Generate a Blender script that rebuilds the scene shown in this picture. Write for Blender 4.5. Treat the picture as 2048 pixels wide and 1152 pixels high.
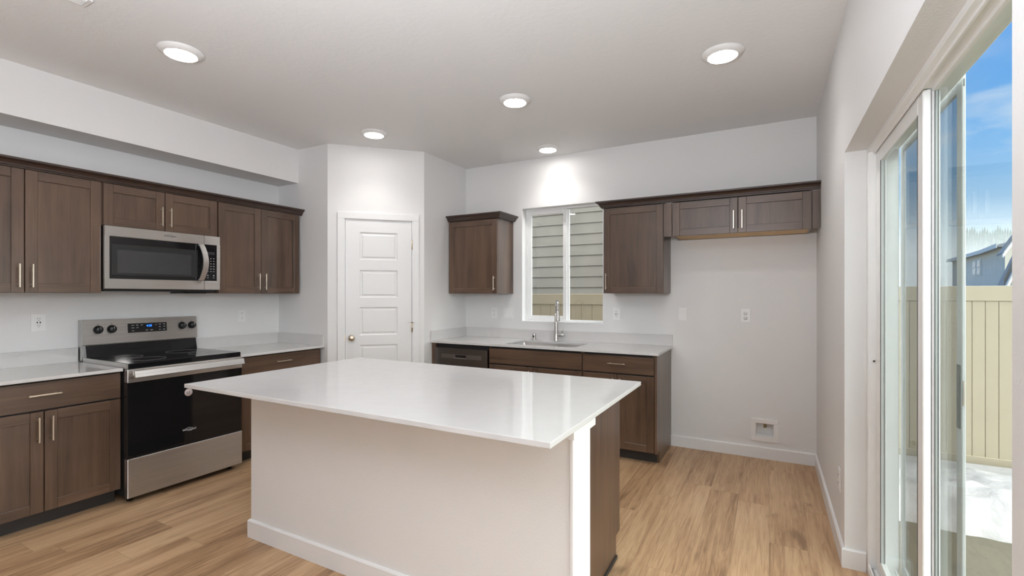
import bpy, bmesh, math, random
from mathutils import Vector, Matrix, noise
PI = math.pi
random.seed(7)
S = bpy.context.scene
for o in list(bpy.data.objects):
    bpy.data.objects.remove(o)
COL = S.collection

# ------------------------------------------------------------------ camera, exposure
YAW = math.radians(28.385)
cam_d = bpy.data.cameras.new('camera')
cam_d.sensor_fit = 'HORIZONTAL'; cam_d.sensor_width = 36.0
cam_d.lens = 951.76 / 2048 * 36.0
cam_d.shift_y = 13.96 / 2048
cam_d.clip_start = 0.02; cam_d.clip_end = 800
cam = bpy.data.objects.new('camera', cam_d); COL.objects.link(cam)
cam.location = (0, 0, 1.372)
cam.rotation_euler = (PI / 2, 0, YAW)
S.camera = cam
S.view_settings.view_transform = 'Standard'
S.view_settings.look = 'None'
S.view_settings.exposure = 0.22
S.view_settings.gamma = 1.0
S.view_settings.use_curve_mapping = False
S.cycles.max_bounces = 10
S.cycles.diffuse_bounces = 8
S.cycles.glossy_bounces = 5
S.cycles.transparent_max_bounces = 24
S.cycles.sample_clamp_indirect = 6.0
S.cycles.volume_bounces = 4
S.cycles.caustics_reflective = False
S.cycles.caustics_refractive = False

# ------------------------------------------------------------------ sky
W = bpy.data.worlds.new('sky'); S.world = W
W.use_nodes = True
wn = W.node_tree; wn.nodes.clear()

def N(t, kind, **kw):
    n = t.nodes.new(kind)
    for k, v in kw.items():
        setattr(n, k, v)
    return n

def ramp(t, stops, interp='LINEAR'):
    r = N(t, 'ShaderNodeValToRGB')
    r.color_ramp.interpolation = interp
    e = r.color_ramp.elements
    while len(e) < len(stops):
        e.new(0.5)
    for i, (p, c) in enumerate(stops):
        e[i].position = p
        e[i].color = (c, c, c, 1) if isinstance(c, (int, float)) else (*c, 1)
    return r

def math_n(t, op, a, b=None, c=None, clamp=False):
    m = N(t, 'ShaderNodeMath', operation=op, use_clamp=clamp)
    for i, v in enumerate((a, b, c)):
        if v is None: continue
        if isinstance(v, (int, float)): m.inputs[i].default_value = v
        else: t.links.new(v, m.inputs[i])
    return m.outputs[0]

def mix_c(t, f, a, b, bt='MIX'):
    m = N(t, 'ShaderNodeMix', data_type='RGBA', blend_type=bt)
    for sock, v in ((m.inputs[0], f), (m.inputs[6], a), (m.inputs[7], b)):
        if isinstance(v, (int, float)): sock.default_value = v
        elif isinstance(v, tuple): sock.default_value = (*v, 1)
        else: t.links.new(v, sock)
    return m.outputs[2]

tc = N(wn, 'ShaderNodeTexCoord')
sx = N(wn, 'ShaderNodeSeparateXYZ'); wn.links.new(tc.outputs['Generated'], sx.inputs[0])
base = ramp(wn, [(0.0, (0.66, 0.80, 0.97)), (0.10, (0.56, 0.76, 0.98)), (0.22, (0.24, 0.54, 0.98)),
                 (0.38, (0.085, 0.38, 0.96)), (1.0, (0.05, 0.27, 0.85))])
wn.links.new(sx.outputs[2], base.inputs[0])
mp = N(wn, 'ShaderNodeMapping'); mp.inputs['Scale'].default_value = (5.0, 5.0, 17.0)
mp.inputs['Location'].default_value = (1.35, 0.2, 0.75)
wn.links.new(tc.outputs['Generated'], mp.inputs[0])
cn = N(wn, 'ShaderNodeTexNoise'); cn.inputs['Scale'].default_value = 1.0
cn.inputs['Detail'].default_value = 7; cn.inputs['Roughness'].default_value = 0.55
wn.links.new(mp.outputs[0], cn.inputs[0])
cr = ramp(wn, [(0.50, 0.0), (0.68, 1.0)]); wn.links.new(cn.outputs[0], cr.inputs[0])
band = ramp(wn, [(0.0, 1.0), (0.24, 1.0), (0.36, 0.12), (0.45, 0.0)]); wn.links.new(sx.outputs[2], band.inputs[0])
cf = math_n(wn, 'MULTIPLY', cr.outputs[0], band.outputs[0])
cf = math_n(wn, 'MULTIPLY', cf, 0.75)
skyc = mix_c(wn, cf, base.outputs[0], (0.86, 0.90, 0.98))
# unseen sky glow added on the sliding door side to strengthen its daylight
dt = N(wn, 'ShaderNodeVectorMath', operation='DOT_PRODUCT')
wn.links.new(tc.outputs['Generated'], dt.inputs[0]); dt.inputs[1].default_value = (0.87, -0.20, 0.45)
glow = ramp(wn, [(0.36, 0.0), (0.66, 1.0)]); wn.links.new(dt.outputs['Value'], glow.inputs[0])
skyc2 = mix_c(wn, glow.outputs[0], skyc, (6.3, 6.32, 6.35))
bg = N(wn, 'ShaderNodeBackground'); wn.links.new(skyc2, bg.inputs[0]); bg.inputs[1].default_value = 1.0
wo = N(wn, 'ShaderNodeOutputWorld'); wn.links.new(bg.outputs[0], wo.inputs[0])

# ------------------------------------------------------------------ sun (soft, through thin cloud); added fill lamps behind the camera
sd = bpy.data.lights.new('sun', 'SUN'); sd.energy = 0.6; sd.angle = math.radians(25); sd.color = (1, 0.96, 0.90)
so = bpy.data.objects.new('sun', sd); COL.objects.link(so)
so.rotation_euler = Vector((0.05, 0.93, -0.36)).to_track_quat('-Z', 'Y').to_euler()

def area(name, loc, direction, sx_, sy_, power, color):
    d = bpy.data.lights.new(name, 'AREA'); d.shape = 'RECTANGLE'; d.size = sx_; d.size_y = sy_
    d.energy = power; d.color = color
    o = bpy.data.objects.new(name, d); COL.objects.link(o); o.location = loc
    o.rotation_euler = Vector(direction).to_track_quat('-Z', 'Y').to_euler()
    return o
FRONT_Y = -4.6
area('bounce_fill', (-0.52, -0.48, 1.75), (-0.10, 0.34, 1), 0.9, 0.9, 94, (0.91, 0.965, 1.03))  # added lamp aimed up to brighten the room off the ceiling, no real source
area('side_fill', (0.28, -0.25, 1.35), (-1, 0.05, 0.12), 1.3, 1.7, 21, (0.91, 0.965, 1.03))  # added soft side light toward the range wall, no fixture there

CAN_STRENGTH = 32.0
CAN_SPOT = 13.0

# ------------------------------------------------------------------ materials
def new_mat(name):
    m = bpy.data.materials.new(name); m.use_nodes = True
    t = m.node_tree
    return m, t, t.nodes['Principled BSDF']

def setp(b, **kw):
    for k, v in kw.items():
        i = b.inputs[k.replace('_', ' ')]
        i.default_value = (*v, 1) if isinstance(v, tuple) and len(v) == 3 else v

def coords(t, scale=(1, 1, 1), kind='Object'):
    c = N(t, 'ShaderNodeTexCoord'); m = N(t, 'ShaderNodeMapping')
    m.inputs['Scale'].default_value = scale
    t.links.new(c.outputs[kind], m.inputs[0])
    return m.outputs[0]

def noise_n(t, vec, scale, detail=4, rough=0.5, dist=0.0):
    n = N(t, 'ShaderNodeTexNoise')
    n.inputs['Scale'].default_value = scale; n.inputs['Detail'].default_value = detail
    n.inputs['Roughness'].default_value = rough; n.inputs['Distortion'].default_value = dist
    t.links.new(vec, n.inputs[0])
    return n.outputs[0]

def bump(t, b, h, strength, dist):
    n = N(t, 'ShaderNodeBump'); n.inputs['Strength'].default_value = strength; n.inputs['Distance'].default_value = dist
    t.links.new(h, n.inputs['Height']); t.links.new(n.outputs[0], b.inputs['Normal'])

def plain(name, col, rough=0.5, metal=0.0, spec=0.5, coat=0.0, var=0.03, vscale=9.0):
    m, t, b = new_mat(name)
    n = noise_n(t, coords(t), vscale, 3)
    lo = tuple(c * (1 - var) for c in col); hi = tuple(min(1, c * (1 + var)) for c in col)
    r = ramp(t, [(0.35, lo), (0.65, hi)]); t.links.new(n, r.inputs[0])
    t.links.new(r.outputs[0], b.inputs['Base Color'])
    setp(b, Roughness=rough, Metallic=metal); b.inputs['Specular IOR Level'].default_value = spec
    b.inputs['Coat Weight'].default_value = coat; b.inputs['Coat Roughness'].default_value = 0.12
    return m

def paint(name, col, rough, bscale, bstr, bdist, detail=3):
    m, t, b = new_mat(name)
    setp(b, Base_Color=col, Roughness=rough); b.inputs['Specular IOR Level'].default_value = 0.3
    n = noise_n(t, coords(t), bscale, detail, 0.55)
    r = ramp(t, [(0.42, 0.0), (0.60, 1.0)]); t.links.new(n, r.inputs[0])
    bump(t, b, r.outputs[0], bstr, bdist)
    return m

def wood(name, axis, dark, light, rough=0.37):
    m, t, b = new_mat(name)
    sc = [26.0, 26.0, 26.0]; sc['xyz'.index(axis)] = 1.6
    sc2 = [130.0, 130.0, 130.0]; sc2['xyz'.index(axis)] = 4.0
    oi = N(t, 'ShaderNodeObjectInfo')
    v = coords(t, tuple(sc)); v2 = coords(t, tuple(sc2))
    add = N(t, 'ShaderNodeVectorMath', operation='ADD'); t.links.new(v, add.inputs[0])
    cmb = N(t, 'ShaderNodeCombineXYZ')
    rr = math_n(t, 'MULTIPLY', oi.outputs['Random'], 40.0)
    for i in range(3): t.links.new(rr, cmb.inputs[i])
    t.links.new(cmb.outputs[0], add.inputs[1])
    n1 = noise_n(t, add.outputs[0], 0.55, 5, 0.6, 0.6)
    n2 = noise_n(t, v2, 1.0, 3, 0.6)
    n3 = noise_n(t, coords(t, (2.2, 2.2, 2.2)), 1.3, 2)
    s = math_n(t, 'ADD', math_n(t, 'MULTIPLY', n1, 0.55), math_n(t, 'MULTIPLY', n2, 0.20))
    s = math_n(t, 'ADD', s, math_n(t, 'MULTIPLY', n3, 0.25))
    s = math_n(t, 'ADD', s, math_n(t, 'MULTIPLY', math_n(t, 'SUBTRACT', oi.outputs['Random'], 0.5), 0.10))
    r = ramp(t, [(0.34, dark), (0.66, light)]); t.links.new(s, r.inputs[0])
    t.links.new(r.outputs[0], b.inputs['Base Color'])
    setp(b, Roughness=rough); b.inputs['Specular IOR Level'].default_value = 0.48
    b.inputs['Coat Weight'].default_value = 0.35; b.inputs['Coat Roughness'].default_value = 0.27
    bump(t, b, n2, 0.05, 0.002)
    return m

def brushed(name, col, rough=0.28, axis='x', aniso=0.0):
    m, t, b = new_mat(name)
    sc = [160.0, 160.0, 160.0]; sc['xyz'.index(axis)] = 2.0
    n = noise_n(t, coords(t, tuple(sc)), 1.0, 3, 0.6)
    r = ramp(t, [(0.3, tuple(c * 0.9 for c in col)), (0.7, tuple(min(1, c * 1.08) for c in col))])
    t.links.new(n, r.inputs[0]); t.links.new(r.outputs[0], b.inputs['Base Color'])
    setp(b, Metallic=1.0, Roughness=rough)
    if aniso:
        tv = N(t, 'ShaderNodeCombineXYZ'); tv.inputs[2].default_value = 1.0
        t.links.new(tv.outputs[0], b.inputs['Tangent']); b.inputs['Anisotropic'].default_value = aniso
    bump(t, b, n, 0.04, 0.001)
    return m

def emit(name, col, strength):
    m, t, b = new_mat(name)
    setp(b, Base_Color=col, Emission_Color=col, Emission_Strength=strength, Roughness=0.4)
    return m

def glass(name, tint):
    m, t, b = new_mat(name)
    t.nodes.remove(b)
    out = t.nodes['Material Output']
    tr = N(t, 'ShaderNodeBsdfTransparent'); gl = N(t, 'ShaderNodeBsdfGlossy')
    gl.inputs['Roughness'].default_value = 0.0
    gl.inputs['Color'].default_value = (0.93, 0.97, 0.95, 1)
    ge = N(t, 'ShaderNodeNewGeometry'); dp = N(t, 'ShaderNodeVectorMath', operation='DOT_PRODUCT')
    t.links.new(ge.outputs['Normal'], dp.inputs[0]); t.links.new(ge.outputs['Incoming'], dp.inputs[1])
    fac = math_n(t, 'SUBTRACT', 1.0, math_n(t, 'ABSOLUTE', dp.outputs['Value']), clamp=True)
    fac = math_n(t, 'ADD', math_n(t, 'MULTIPLY', math_n(t, 'POWER', fac, 5.0), 0.36), 0.03)   # reflectance of one face
    n = noise_n(t, coords(t, (0.7, 0.7, 0.7)), 1.0, 1)
    r = ramp(t, [(0.3, tint), (0.7, tuple(min(1, c * 1.01) for c in tint))]); t.links.new(n, r.inputs[0])
    t.links.new(r.outputs[0], tr.inputs[0])
    mx = N(t, 'ShaderNodeMixShader')
    t.links.new(fac, mx.inputs[0]); t.links.new(tr.outputs[0], mx.inputs[1]); t.links.new(gl.outputs[0], mx.inputs[2])
    t.links.new(mx.outputs[0], out.inputs[0])
    return m

def floor_mat():
    m, t, b = new_mat('oak_plank_floor')
    c = N(t, 'ShaderNodeTexCoord'); s = N(t, 'ShaderNodeSeparateXYZ'); t.links.new(c.outputs['Object'], s.inputs[0])
    PW, PL = 0.182, 1.24
    u = math_n(t, 'DIVIDE', s.outputs[0], PW); row = math_n(t, 'FLOOR', u); fu = math_n(t, 'FRACT', u)
    wn1 = N(t, 'ShaderNodeTexWhiteNoise', noise_dimensions='1D'); t.links.new(row, wn1.inputs['W'])
    v = math_n(t, 'ADD', math_n(t, 'DIVIDE', s.outputs[1], PL), wn1.outputs[0])
    idx = math_n(t, 'FLOOR', v); fv = math_n(t, 'FRACT', v)
    cb = N(t, 'ShaderNodeCombineXYZ'); t.links.new(row, cb.inputs[0]); t.links.new(idx, cb.inputs[1])
    wn2 = N(t, 'ShaderNodeTexWhiteNoise', noise_dimensions='2D'); t.links.new(cb.outputs[0], wn2.inputs['Vector'])
    rnd = wn2.outputs[0]
    off = math_n(t, 'MULTIPLY', rnd, 60.0)
    def vec(ax, ay):
        k = N(t, 'ShaderNodeCombineXYZ')
        t.links.new(math_n(t, 'ADD', math_n(t, 'MULTIPLY', s.outputs[0], ax), off), k.inputs[0])
        t.links.new(math_n(t, 'ADD', math_n(t, 'MULTIPLY', s.outputs[1], ay), off), k.inputs[1])
        t.links.new(rnd, k.inputs[2])
        return k.outputs[0]
    broad = noise_n(t, vec(7.0, 0.75), 1.0, 4, 0.55, 0.8)
    med = noise_n(t, vec(30.0, 1.5), 1.0, 6, 0.66, 1.8)
    fine = noise_n(t, vec(170.0, 6.0), 1.0, 4, 0.7, 0.5)
    knot = noise_n(t, vec(5.5, 2.2), 1.0, 3, 0.6, 0.4)
    g = math_n(t, 'ADD', math_n(t, 'MULTIPLY', broad, 0.34), math_n(t, 'MULTIPLY', med, 0.38))
    g = math_n(t, 'ADD', g, math_n(t, 'MULTIPLY', fine, 0.22))
    g = math_n(t, 'ADD', g, math_n(t, 'MULTIPLY', math_n(t, 'SUBTRACT', rnd, 0.5), 0.07))
    r = ramp(t, [(0.33, (0.20, 0.111, 0.055)), (0.43, (0.40, 0.245, 0.135)), (0.52, (0.535, 0.352, 0.202)), (0.66, (0.67, 0.475, 0.295))])
    t.links.new(g, r.inputs[0])
    kr = ramp(t, [(0.66, 0.0), (0.76, 1.0)]); t.links.new(knot, kr.inputs[0])
    col = mix_c(t, math_n(t, 'MULTIPLY', kr.outputs[0], 0.55), r.outputs[0], (0.15, 0.09, 0.05))
    eu = math_n(t, 'MINIMUM', fu, math_n(t, 'SUBTRACT', 1.0, fu))
    ev = math_n(t, 'MINIMUM', fv, math_n(t, 'SUBTRACT', 1.0, fv))
    su = math_n(t, 'LESS_THAN', eu, 0.0065); sv = math_n(t, 'LESS_THAN', ev, 0.0010)
    seam = math_n(t, 'MAXIMUM', su, sv)
    col = mix_c(t, math_n(t, 'MULTIPLY', seam, 0.40), col, (0.12, 0.07, 0.04))
    t.links.new(col, b.inputs['Base Color'])
    setp(b, Roughness=0.40); b.inputs['Specular IOR Level'].default_value = 0.42
    h = math_n(t, 'SUBTRACT', math_n(t, 'MULTIPLY', fine, 0.25), seam)
    bump(t, b, h, 0.12, 0.002)
    return m

M = {}
M['wall'] = paint('wall_paint', (0.745, 0.741, 0.738), 0.6, 120.0, 0.10, 0.004)
M['ceiling'] = paint('ceiling_knockdown', (0.80, 0.80, 0.80), 0.75, 30.0, 0.07, 0.005, 5)
M['trim'] = paint('trim_white', (0.775, 0.775, 0.775), 0.35, 30.0, 0.02, 0.001)
M['vinyl'] = plain('white_vinyl', (0.83, 0.835, 0.83), 0.3, var=0.01)
M['screen_alu'] = plain('screen_frame_grey', (0.42, 0.44, 0.44), 0.4)
M['gasket'] = plain('grey_gasket', (0.10, 0.11, 0.11), 0.6)
M['quartz'] = plain('white_quartz', (0.61, 0.60, 0.594), 0.06, spec=0.5, var=0.012, vscale=14)
DK, LT = (0.050, 0.028, 0.0175), (0.142, 0.083, 0.052)
M['wood_v'] = wood('stained_maple_upright_grain', 'z', DK, LT)
M['wood_h'] = wood('stained_maple_level_grain', 'x', DK, LT)
M['crown'] = wood('stained_crown_wood', 'x', (0.026, 0.014, 0.010), (0.058, 0.032, 0.023), 0.4)
M['kick'] = plain('dark_toe_kick', (0.030, 0.026, 0.024), 0.5)
M['rawwood'] = wood('raw_pine', 'x', (0.46, 0.27, 0.09), (0.66, 0.42, 0.16), 0.6)
M['gap'] = plain('shadow_gap_black', (0.012, 0.011, 0.011), 0.6)
M['steel'] = brushed('brushed_steel', (0.62, 0.605, 0.59), 0.36, 'x', 0.9)
M['steel_bright'] = brushed('handle_steel', (0.84, 0.83, 0.82), 0.30)
M['steel_dark'] = brushed('dark_steel', (0.20, 0.185, 0.175), 0.33)
M['steel_band'] = brushed('band_steel', (0.34, 0.32, 0.30), 0.35)
M['nickel'] = brushed('satin_nickel', (0.70, 0.61, 0.50), 0.30, 'z')
M['chrome'] = brushed('faucet_steel', (0.58, 0.56, 0.545), 0.22, 'z')
M['sinksteel'] = brushed('sink_steel', (0.52, 0.51, 0.50), 0.30)
M['blackglass'] = plain('black_glass', (0.008, 0.008, 0.009), 0.06, spec=0.5)
M['greyglass'] = plain('microwave_screen', (0.045, 0.046, 0.048), 0.14, spec=0.5)
M['blackplastic'] = plain('black_plastic', (0.014, 0.014, 0.015), 0.35)
M['blackside'] = plain('black_enamel', (0.018, 0.019, 0.021), 0.4)
M['print'] = plain('grey_print', (0.36, 0.36, 0.37), 0.5)
M['logo'] = plain('logo_grey', (0.55, 0.55, 0.56), 0.4)
M['logodark'] = plain('logo_dark', (0.10, 0.10, 0.11), 0.4)
M['blue'] = emit('clock_blue', (0.02, 0.22, 1.0), 2.2)
M['display'] = plain('clock_window', (0.004, 0.006, 0.03), 0.1)
M['plate'] = plain('white_plate', (0.80, 0.795, 0.79), 0.3, var=0.01)
M['slot'] = plain('outlet_slot', (0.04, 0.04, 0.045), 0.6)
M['brass'] = plain('brass_valve', (0.42, 0.34, 0.16), 0.3, 1.0)
M['sticker'] = plain('pale_sticker', (0.62, 0.53, 0.52), 0.5)
M['lens'] = emit('light_lens', (1.0, 0.965, 0.93), CAN_STRENGTH)
M['bezel'] = plain('light_bezel', (0.80, 0.79, 0.78), 0.5, var=0.01)
M['floor'] = floor_mat()
M['glass'] = glass('clear_glass', (0.90, 0.935, 0.915))
M['winglass'] = glass('window_glass', (0.90, 0.92, 0.91))
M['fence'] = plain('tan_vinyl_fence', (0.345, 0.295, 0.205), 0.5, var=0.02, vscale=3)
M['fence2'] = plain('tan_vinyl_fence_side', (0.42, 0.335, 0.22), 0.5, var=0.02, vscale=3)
M['siding'] = plain('grey_green_lap_siding', (0.235, 0.21, 0.17), 0.7, var=0.10, vscale=1.6)
M['house'] = plain('pale_house_siding', (0.84, 0.80, 0.72), 0.8, var=0.03, vscale=1)
M['house2'] = plain('gable_siding', (0.36, 0.35, 0.31), 0.8, var=0.03, vscale=1)
M['house3'] = plain('blue_grey_siding', (0.16, 0.185, 0.19), 0.8, var=0.03, vscale=1)
M['roof'] = plain('grey_roof', (0.30, 0.32, 0.34), 0.9, var=0.1)
M['white'] = plain('white_fascia', (0.85, 0.85, 0.84), 0.6, var=0.01)
M['pane'] = plain('dark_pane', (0.20, 0.23, 0.26), 0.15)
M['conifer'] = plain('conifer_green', (0.05, 0.09, 0.05), 0.9, var=0.3, vscale=1)
m, t, b = new_mat('snow')
n = noise_n(t, coords(t), 14.0, 6, 0.6); setp(b, Base_Color=(0.41, 0.395, 0.39), Roughness=0.7)
b.inputs['Subsurface Weight'].default_value = 0.0
bump(t, b, n, 0.5, 0.03); M['snow'] = m
m, t, b = new_mat('patio_ground')
n = noise_n(t, coords(t), 60.0, 5, 0.7)
r = ramp(t, [(0.3, (0.085, 0.078, 0.055)), (0.7, (0.125, 0.115, 0.083))]); t.links.new(n, r.inputs[0])
t.links.new(r.outputs[0], b.inputs['Base Color']); setp(b, Roughness=0.9); M['ground'] = m
m, t, b = new_mat('insect_screen')
t.nodes.remove(b)
tr = N(t, 'ShaderNodeBsdfTransparent'); df = N(t, 'ShaderNodeBsdfDiffuse'); df.inputs[0].default_value = (0.10, 0.105, 0.105, 1)
n = noise_n(t, coords(t, (900, 900, 900)), 1.0, 1); r = ramp(t, [(0.3, 0.34), (0.7, 0.44)]); t.links.new(n, r.inputs[0])
mx = N(t, 'ShaderNodeMixShader'); t.links.new(r.outputs[0], mx.inputs[0]); t.links.new(tr.outputs[0], mx.inputs[1]); t.links.new(df.outputs[0], mx.inputs[2])
t.links.new(mx.outputs[0], t.nodes['Material Output'].inputs[0]); M['screen'] = m

# ------------------------------------------------------------------ mesh builder
class MB:
    def __init__(self):
        self.bm = bmesh.new(); self.mats = []
    def mi(self, m):
        if m not in self.mats: self.mats.append(m)
        return self.mats.index(m)
    def _add(self, tmp, m, smooth=False):
        k = self.mi(m)
        vm = {v: self.bm.verts.new(v.co) for v in tmp.verts}
        for f in tmp.faces:
            try:
                nf = self.bm.faces.new([vm[v] for v in f.verts])
            except ValueError:
                continue
            nf.material_index = k; nf.smooth = smooth
        tmp.free()
        return self
    def box(self, x0, x1, y0, y1, z0, z1, m, bev=0.0, seg=2):
        t_ = bmesh.new()
        bmesh.ops.create_cube(t_, size=1.0)
        for v in t_.verts:
            v.co = Vector((x0 if v.co.x < 0 else x1, y0 if v.co.y < 0 else y1, z0 if v.co.z < 0 else z1))
        if bev > 0:
            bmesh.ops.bevel(t_, geom=list(t_.edges), offset=bev, segments=seg, affect='EDGES', profile=0.5)
        return self._add(t_, m)
    def prism(self, pts, a0, a1, axis, m, smooth=False):
        """polygon pts in the two other axes (cyclic order), extruded along axis"""
        t_ = bmesh.new()
        def co(p, a):
            return {'x': (a, p[0], p[1]), 'y': (p[0], a, p[1]), 'z': (p[0], p[1], a)}[axis]
        A = [t_.verts.new(co(p, a0)) for p in pts]; B = [t_.verts.new(co(p, a1)) for p in pts]
        n_ = len(pts)
        t_.faces.new(A); t_.faces.new(B[::-1])
        for i in range(n_):
            t_.faces.new((A[i], B[i], B[(i + 1) % n_], A[(i + 1) % n_]))
        bmesh.ops.recalc_face_normals(t_, faces=t_.faces)
        return self._add(t_, m, smooth)
    def tube(self, pts, rad, m, seg=14, caps=True):
        """tube along points; rad a number or one per point"""
        t_ = bmesh.new(); pts = [Vector(p) for p in pts]; n_ = len(pts)
        rad = [rad] * n_ if isinstance(rad, (int, float)) else rad
        rings = []; up = None
        for i, p in enumerate(pts):
            d = (pts[min(i + 1, n_ - 1)] - pts[max(i - 1, 0)]).normalized()
            if up is None:
                up = Vector((0, 0, 1)) if abs(d.z) < 0.9 else Vector((1, 0, 0))
            s_ = d.cross(up).normalized(); up = s_.cross(d).normalized()
            rings.append([t_.verts.new(p + rad[i] * (math.cos(2 * PI * k / seg) * s_ + math.sin(2 * PI * k / seg) * up)) for k in range(seg)])
        for a, b_ in zip(rings, rings[1:]):
            for k in range(seg):
                t_.faces.new((a[k], a[(k + 1) % seg], b_[(k + 1) % seg], b_[k])).smooth = True
        if caps:
            t_.faces.new(rings[0][::-1]); t_.faces.new(rings[-1])
        bmesh.ops.recalc_face_normals(t_, faces=t_.faces)
        k = self.mi(m); vm = {v: self.bm.verts.new(v.co) for v in t_.verts}
        for f in t_.faces:
            nf = self.bm.faces.new([vm[v] for v in f.verts]); nf.material_index = k; nf.smooth = f.smooth
        t_.free(); return self
    def lathe(self, prof, origin, axis, m, seg=24, smooth=True):
        """prof = (radius, height) along axis direction from origin"""
        t_ = bmesh.new(); ax = Vector(axis).normalized(); o_ = Vector(origin)
        u_ = ax.orthogonal().normalized(); w_ = ax.cross(u_)
        rings = []
        for r_, h_ in prof:
            if r_ < 1e-6: rings.append([t_.verts.new(o_ + ax * h_)])
            else: rings.append([t_.verts.new(o_ + ax * h_ + r_ * (math.cos(2 * PI * k / seg) * u_ + math.sin(2 * PI * k / seg) * w_)) for k in range(seg)])
        for a, b_ in zip(rings, rings[1:]):
            for k in range(seg):
                if len(a) == 1: vs = (a[0], b_[(k + 1) % seg], b_[k])
                elif len(b_) == 1: vs = (a[k], a[(k + 1) % seg], b_[0])
                else: vs = (a[k], a[(k + 1) % seg], b_[(k + 1) % seg], b_[k])
                t_.faces.new(vs)
        if len(rings[0]) > 1: t_.faces.new(rings[0][::-1])
        if len(rings[-1]) > 1: t_.faces.new(rings[-1])
        bmesh.ops.recalc_face_normals(t_, faces=t_.faces)
        self._add(t_, m, smooth)
        return self
    def sweep(self, path, prof, m):
        """prof (out, z) swept along a 2D path with mitred corners; out is to the right of travel"""
        t_ = bmesh.new(); P = [Vector(p) for p in path]; n_ = len(P); rings = []
        for i in range(n_):
            ds = []
            if i > 0: ds.append((P[i] - P[i - 1]).normalized())
            if i < n_ - 1: ds.append((P[i + 1] - P[i]).normalized())
            ns = [Vector((d.y, -d.x)) for d in ds]
            nn = ns[0] if len(ns) == 1 else (ns[0] + ns[1]) / (1 + ns[0].dot(ns[1]))
            rings.append([t_.verts.new((P[i].x + nn.x * o_, P[i].y + nn.y * o_, z_)) for o_, z_ in prof])
        k_ = len(prof)
        for a, b_ in zip(rings, rings[1:]):
            for j in range(k_):
                t_.faces.new((a[j], b_[j], b_[(j + 1) % k_], a[(j + 1) % k_]))
        t_.faces.new(rings[0]); t_.faces.new(rings[-1][::-1])
        bmesh.ops.recalc_face_normals(t_, faces=t_.faces)
        return self._add(t_, m)
    def build(self, name, parent=None, loc=None, rz=None):
        me = bpy.data.meshes.new(name); self.bm.to_mesh(me); self.bm.free()
        for mm in self.mats: me.materials.append(M[mm])
        o = bpy.data.objects.new(name, me); COL.objects.link(o)
        if parent: o.parent = parent
        if loc: o.location = loc
        if rz: o.rotation_euler = (0, 0, rz)
        return o

def tag(o, label, cat, group=None, kind=None):
    o['label'] = label; o['category'] = cat
    if group: o['group'] = group
    if kind: o['kind'] = kind
    return o
def thing(name, label, cat, loc, rz=0.0, group=None):
    o = bpy.data.objects.new(name, None); COL.objects.link(o)
    o.empty_display_size = 0.1
    o.location = loc; o.rotation_euler = (0, 0, rz)
    return tag(o, label, cat, group)
def struct(o, label, cat):
    o['kind'] = 'structure'; o['label'] = label; o['category'] = cat
    return o
def copy_tree(o, parent=None):
    c = o.copy(); COL.objects.link(c)
    if parent: c.parent = parent
    for ch in [x for x in COL.objects if x.parent == o]:
        copy_tree(ch, c)
    return c

def text(name, body, size, mat, parent, loc, rot, depth=0.0004, shear=0.0):
    cu = bpy.data.curves.new(name, 'FONT'); cu.body = body; cu.size = size; cu.extrude = depth
    cu.align_x = 'CENTER'; cu.align_y = 'CENTER'; cu.shear = shear
    tmp = bpy.data.objects.new(name + '_tmp', cu); COL.objects.link(tmp)
    dg = bpy.context.evaluated_depsgraph_get()
    me = bpy.data.meshes.new_from_object(tmp.evaluated_get(dg))
    bpy.data.objects.remove(tmp); bpy.data.curves.remove(cu)
    me.materials.clear(); me.materials.append(M[mat]); me.name = name
    o = bpy.data.objects.new(name, me); COL.objects.link(o); o.parent = parent
    o.location = loc; o.rotation_euler = rot
    return o

# ------------------------------------------------------------------ room dimensions (metres)
XL, XR, YB, ZC = -4.394, 0.335, 4.519, 2.805
YP, XQ, XP, YQ = 3.133, -3.677, -3.038, 3.773       # pantry: side wall, diagonal, return wall
WT = 0.17                                             # outer wall thickness
WX0, WX1, WZ0, WZ1 = -2.327, -1.425, 1.086, 2.297    # sink window opening
DY0, DY1, DZ1 = 1.029, 2.914, 2.092                  # sliding door opening

floor = MB().box(XL - 0.1, XR + WT, FRONT_Y - 0.15, YB + WT, -0.06, 0.0, 'floor').build('floor')
struct(floor, 'oak plank floor running away toward the sink wall', 'floor')
ceil = MB().box(XL - 0.1, XR + WT, FRONT_Y - 0.15, YB + WT, ZC, ZC + 0.12, 'ceiling').build('ceiling')
struct(ceil, 'pale grey textured ceiling with recessed style lights', 'ceiling')
o = MB().box(XL - 0.1, XL, FRONT_Y - 0.15, YP + 0.08, 0, ZC, 'wall').build('wall_left')
struct(o, 'pale wall behind the range and microwave', 'wall')
mb = MB()
mb.box(XP - 0.1, WX0, YB, YB + WT, 0, ZC, 'wall')
NX0, NX1, NZ0, NZ1, ND = -0.102, 0.034, 0.184, 0.294, 0.085       # niche of the water box
mb.box(WX1, NX0, YB, YB + WT, 0, ZC, 'wall').box(NX1, XR + WT, YB, YB + WT, 0, ZC, 'wall')
mb.box(NX0, NX1, YB, YB + WT, 0, NZ0, 'wall').box(NX0, NX1, YB, YB + WT, NZ1, ZC, 'wall').box(NX0, NX1, YB + ND, YB + WT, NZ0, NZ1, 'wall')
mb.box(WX0, WX1, YB, YB + WT, 0, WZ0, 'wall').box(WX0, WX1, YB, YB + WT, WZ1, ZC, 'wall')
struct(mb.build('wall_back'), 'pale wall with the sink window', 'wall')
mb = MB()
mb.box(XR, XR + WT, FRONT_Y - 0.15, DY0, 0, ZC, 'wall')
mb.box(XR, XR + WT, DY1, YB, 0, ZC, 'wall')
mb.box(XR, XR + WT, DY0, DY1, DZ1, ZC, 'wall')
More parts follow.
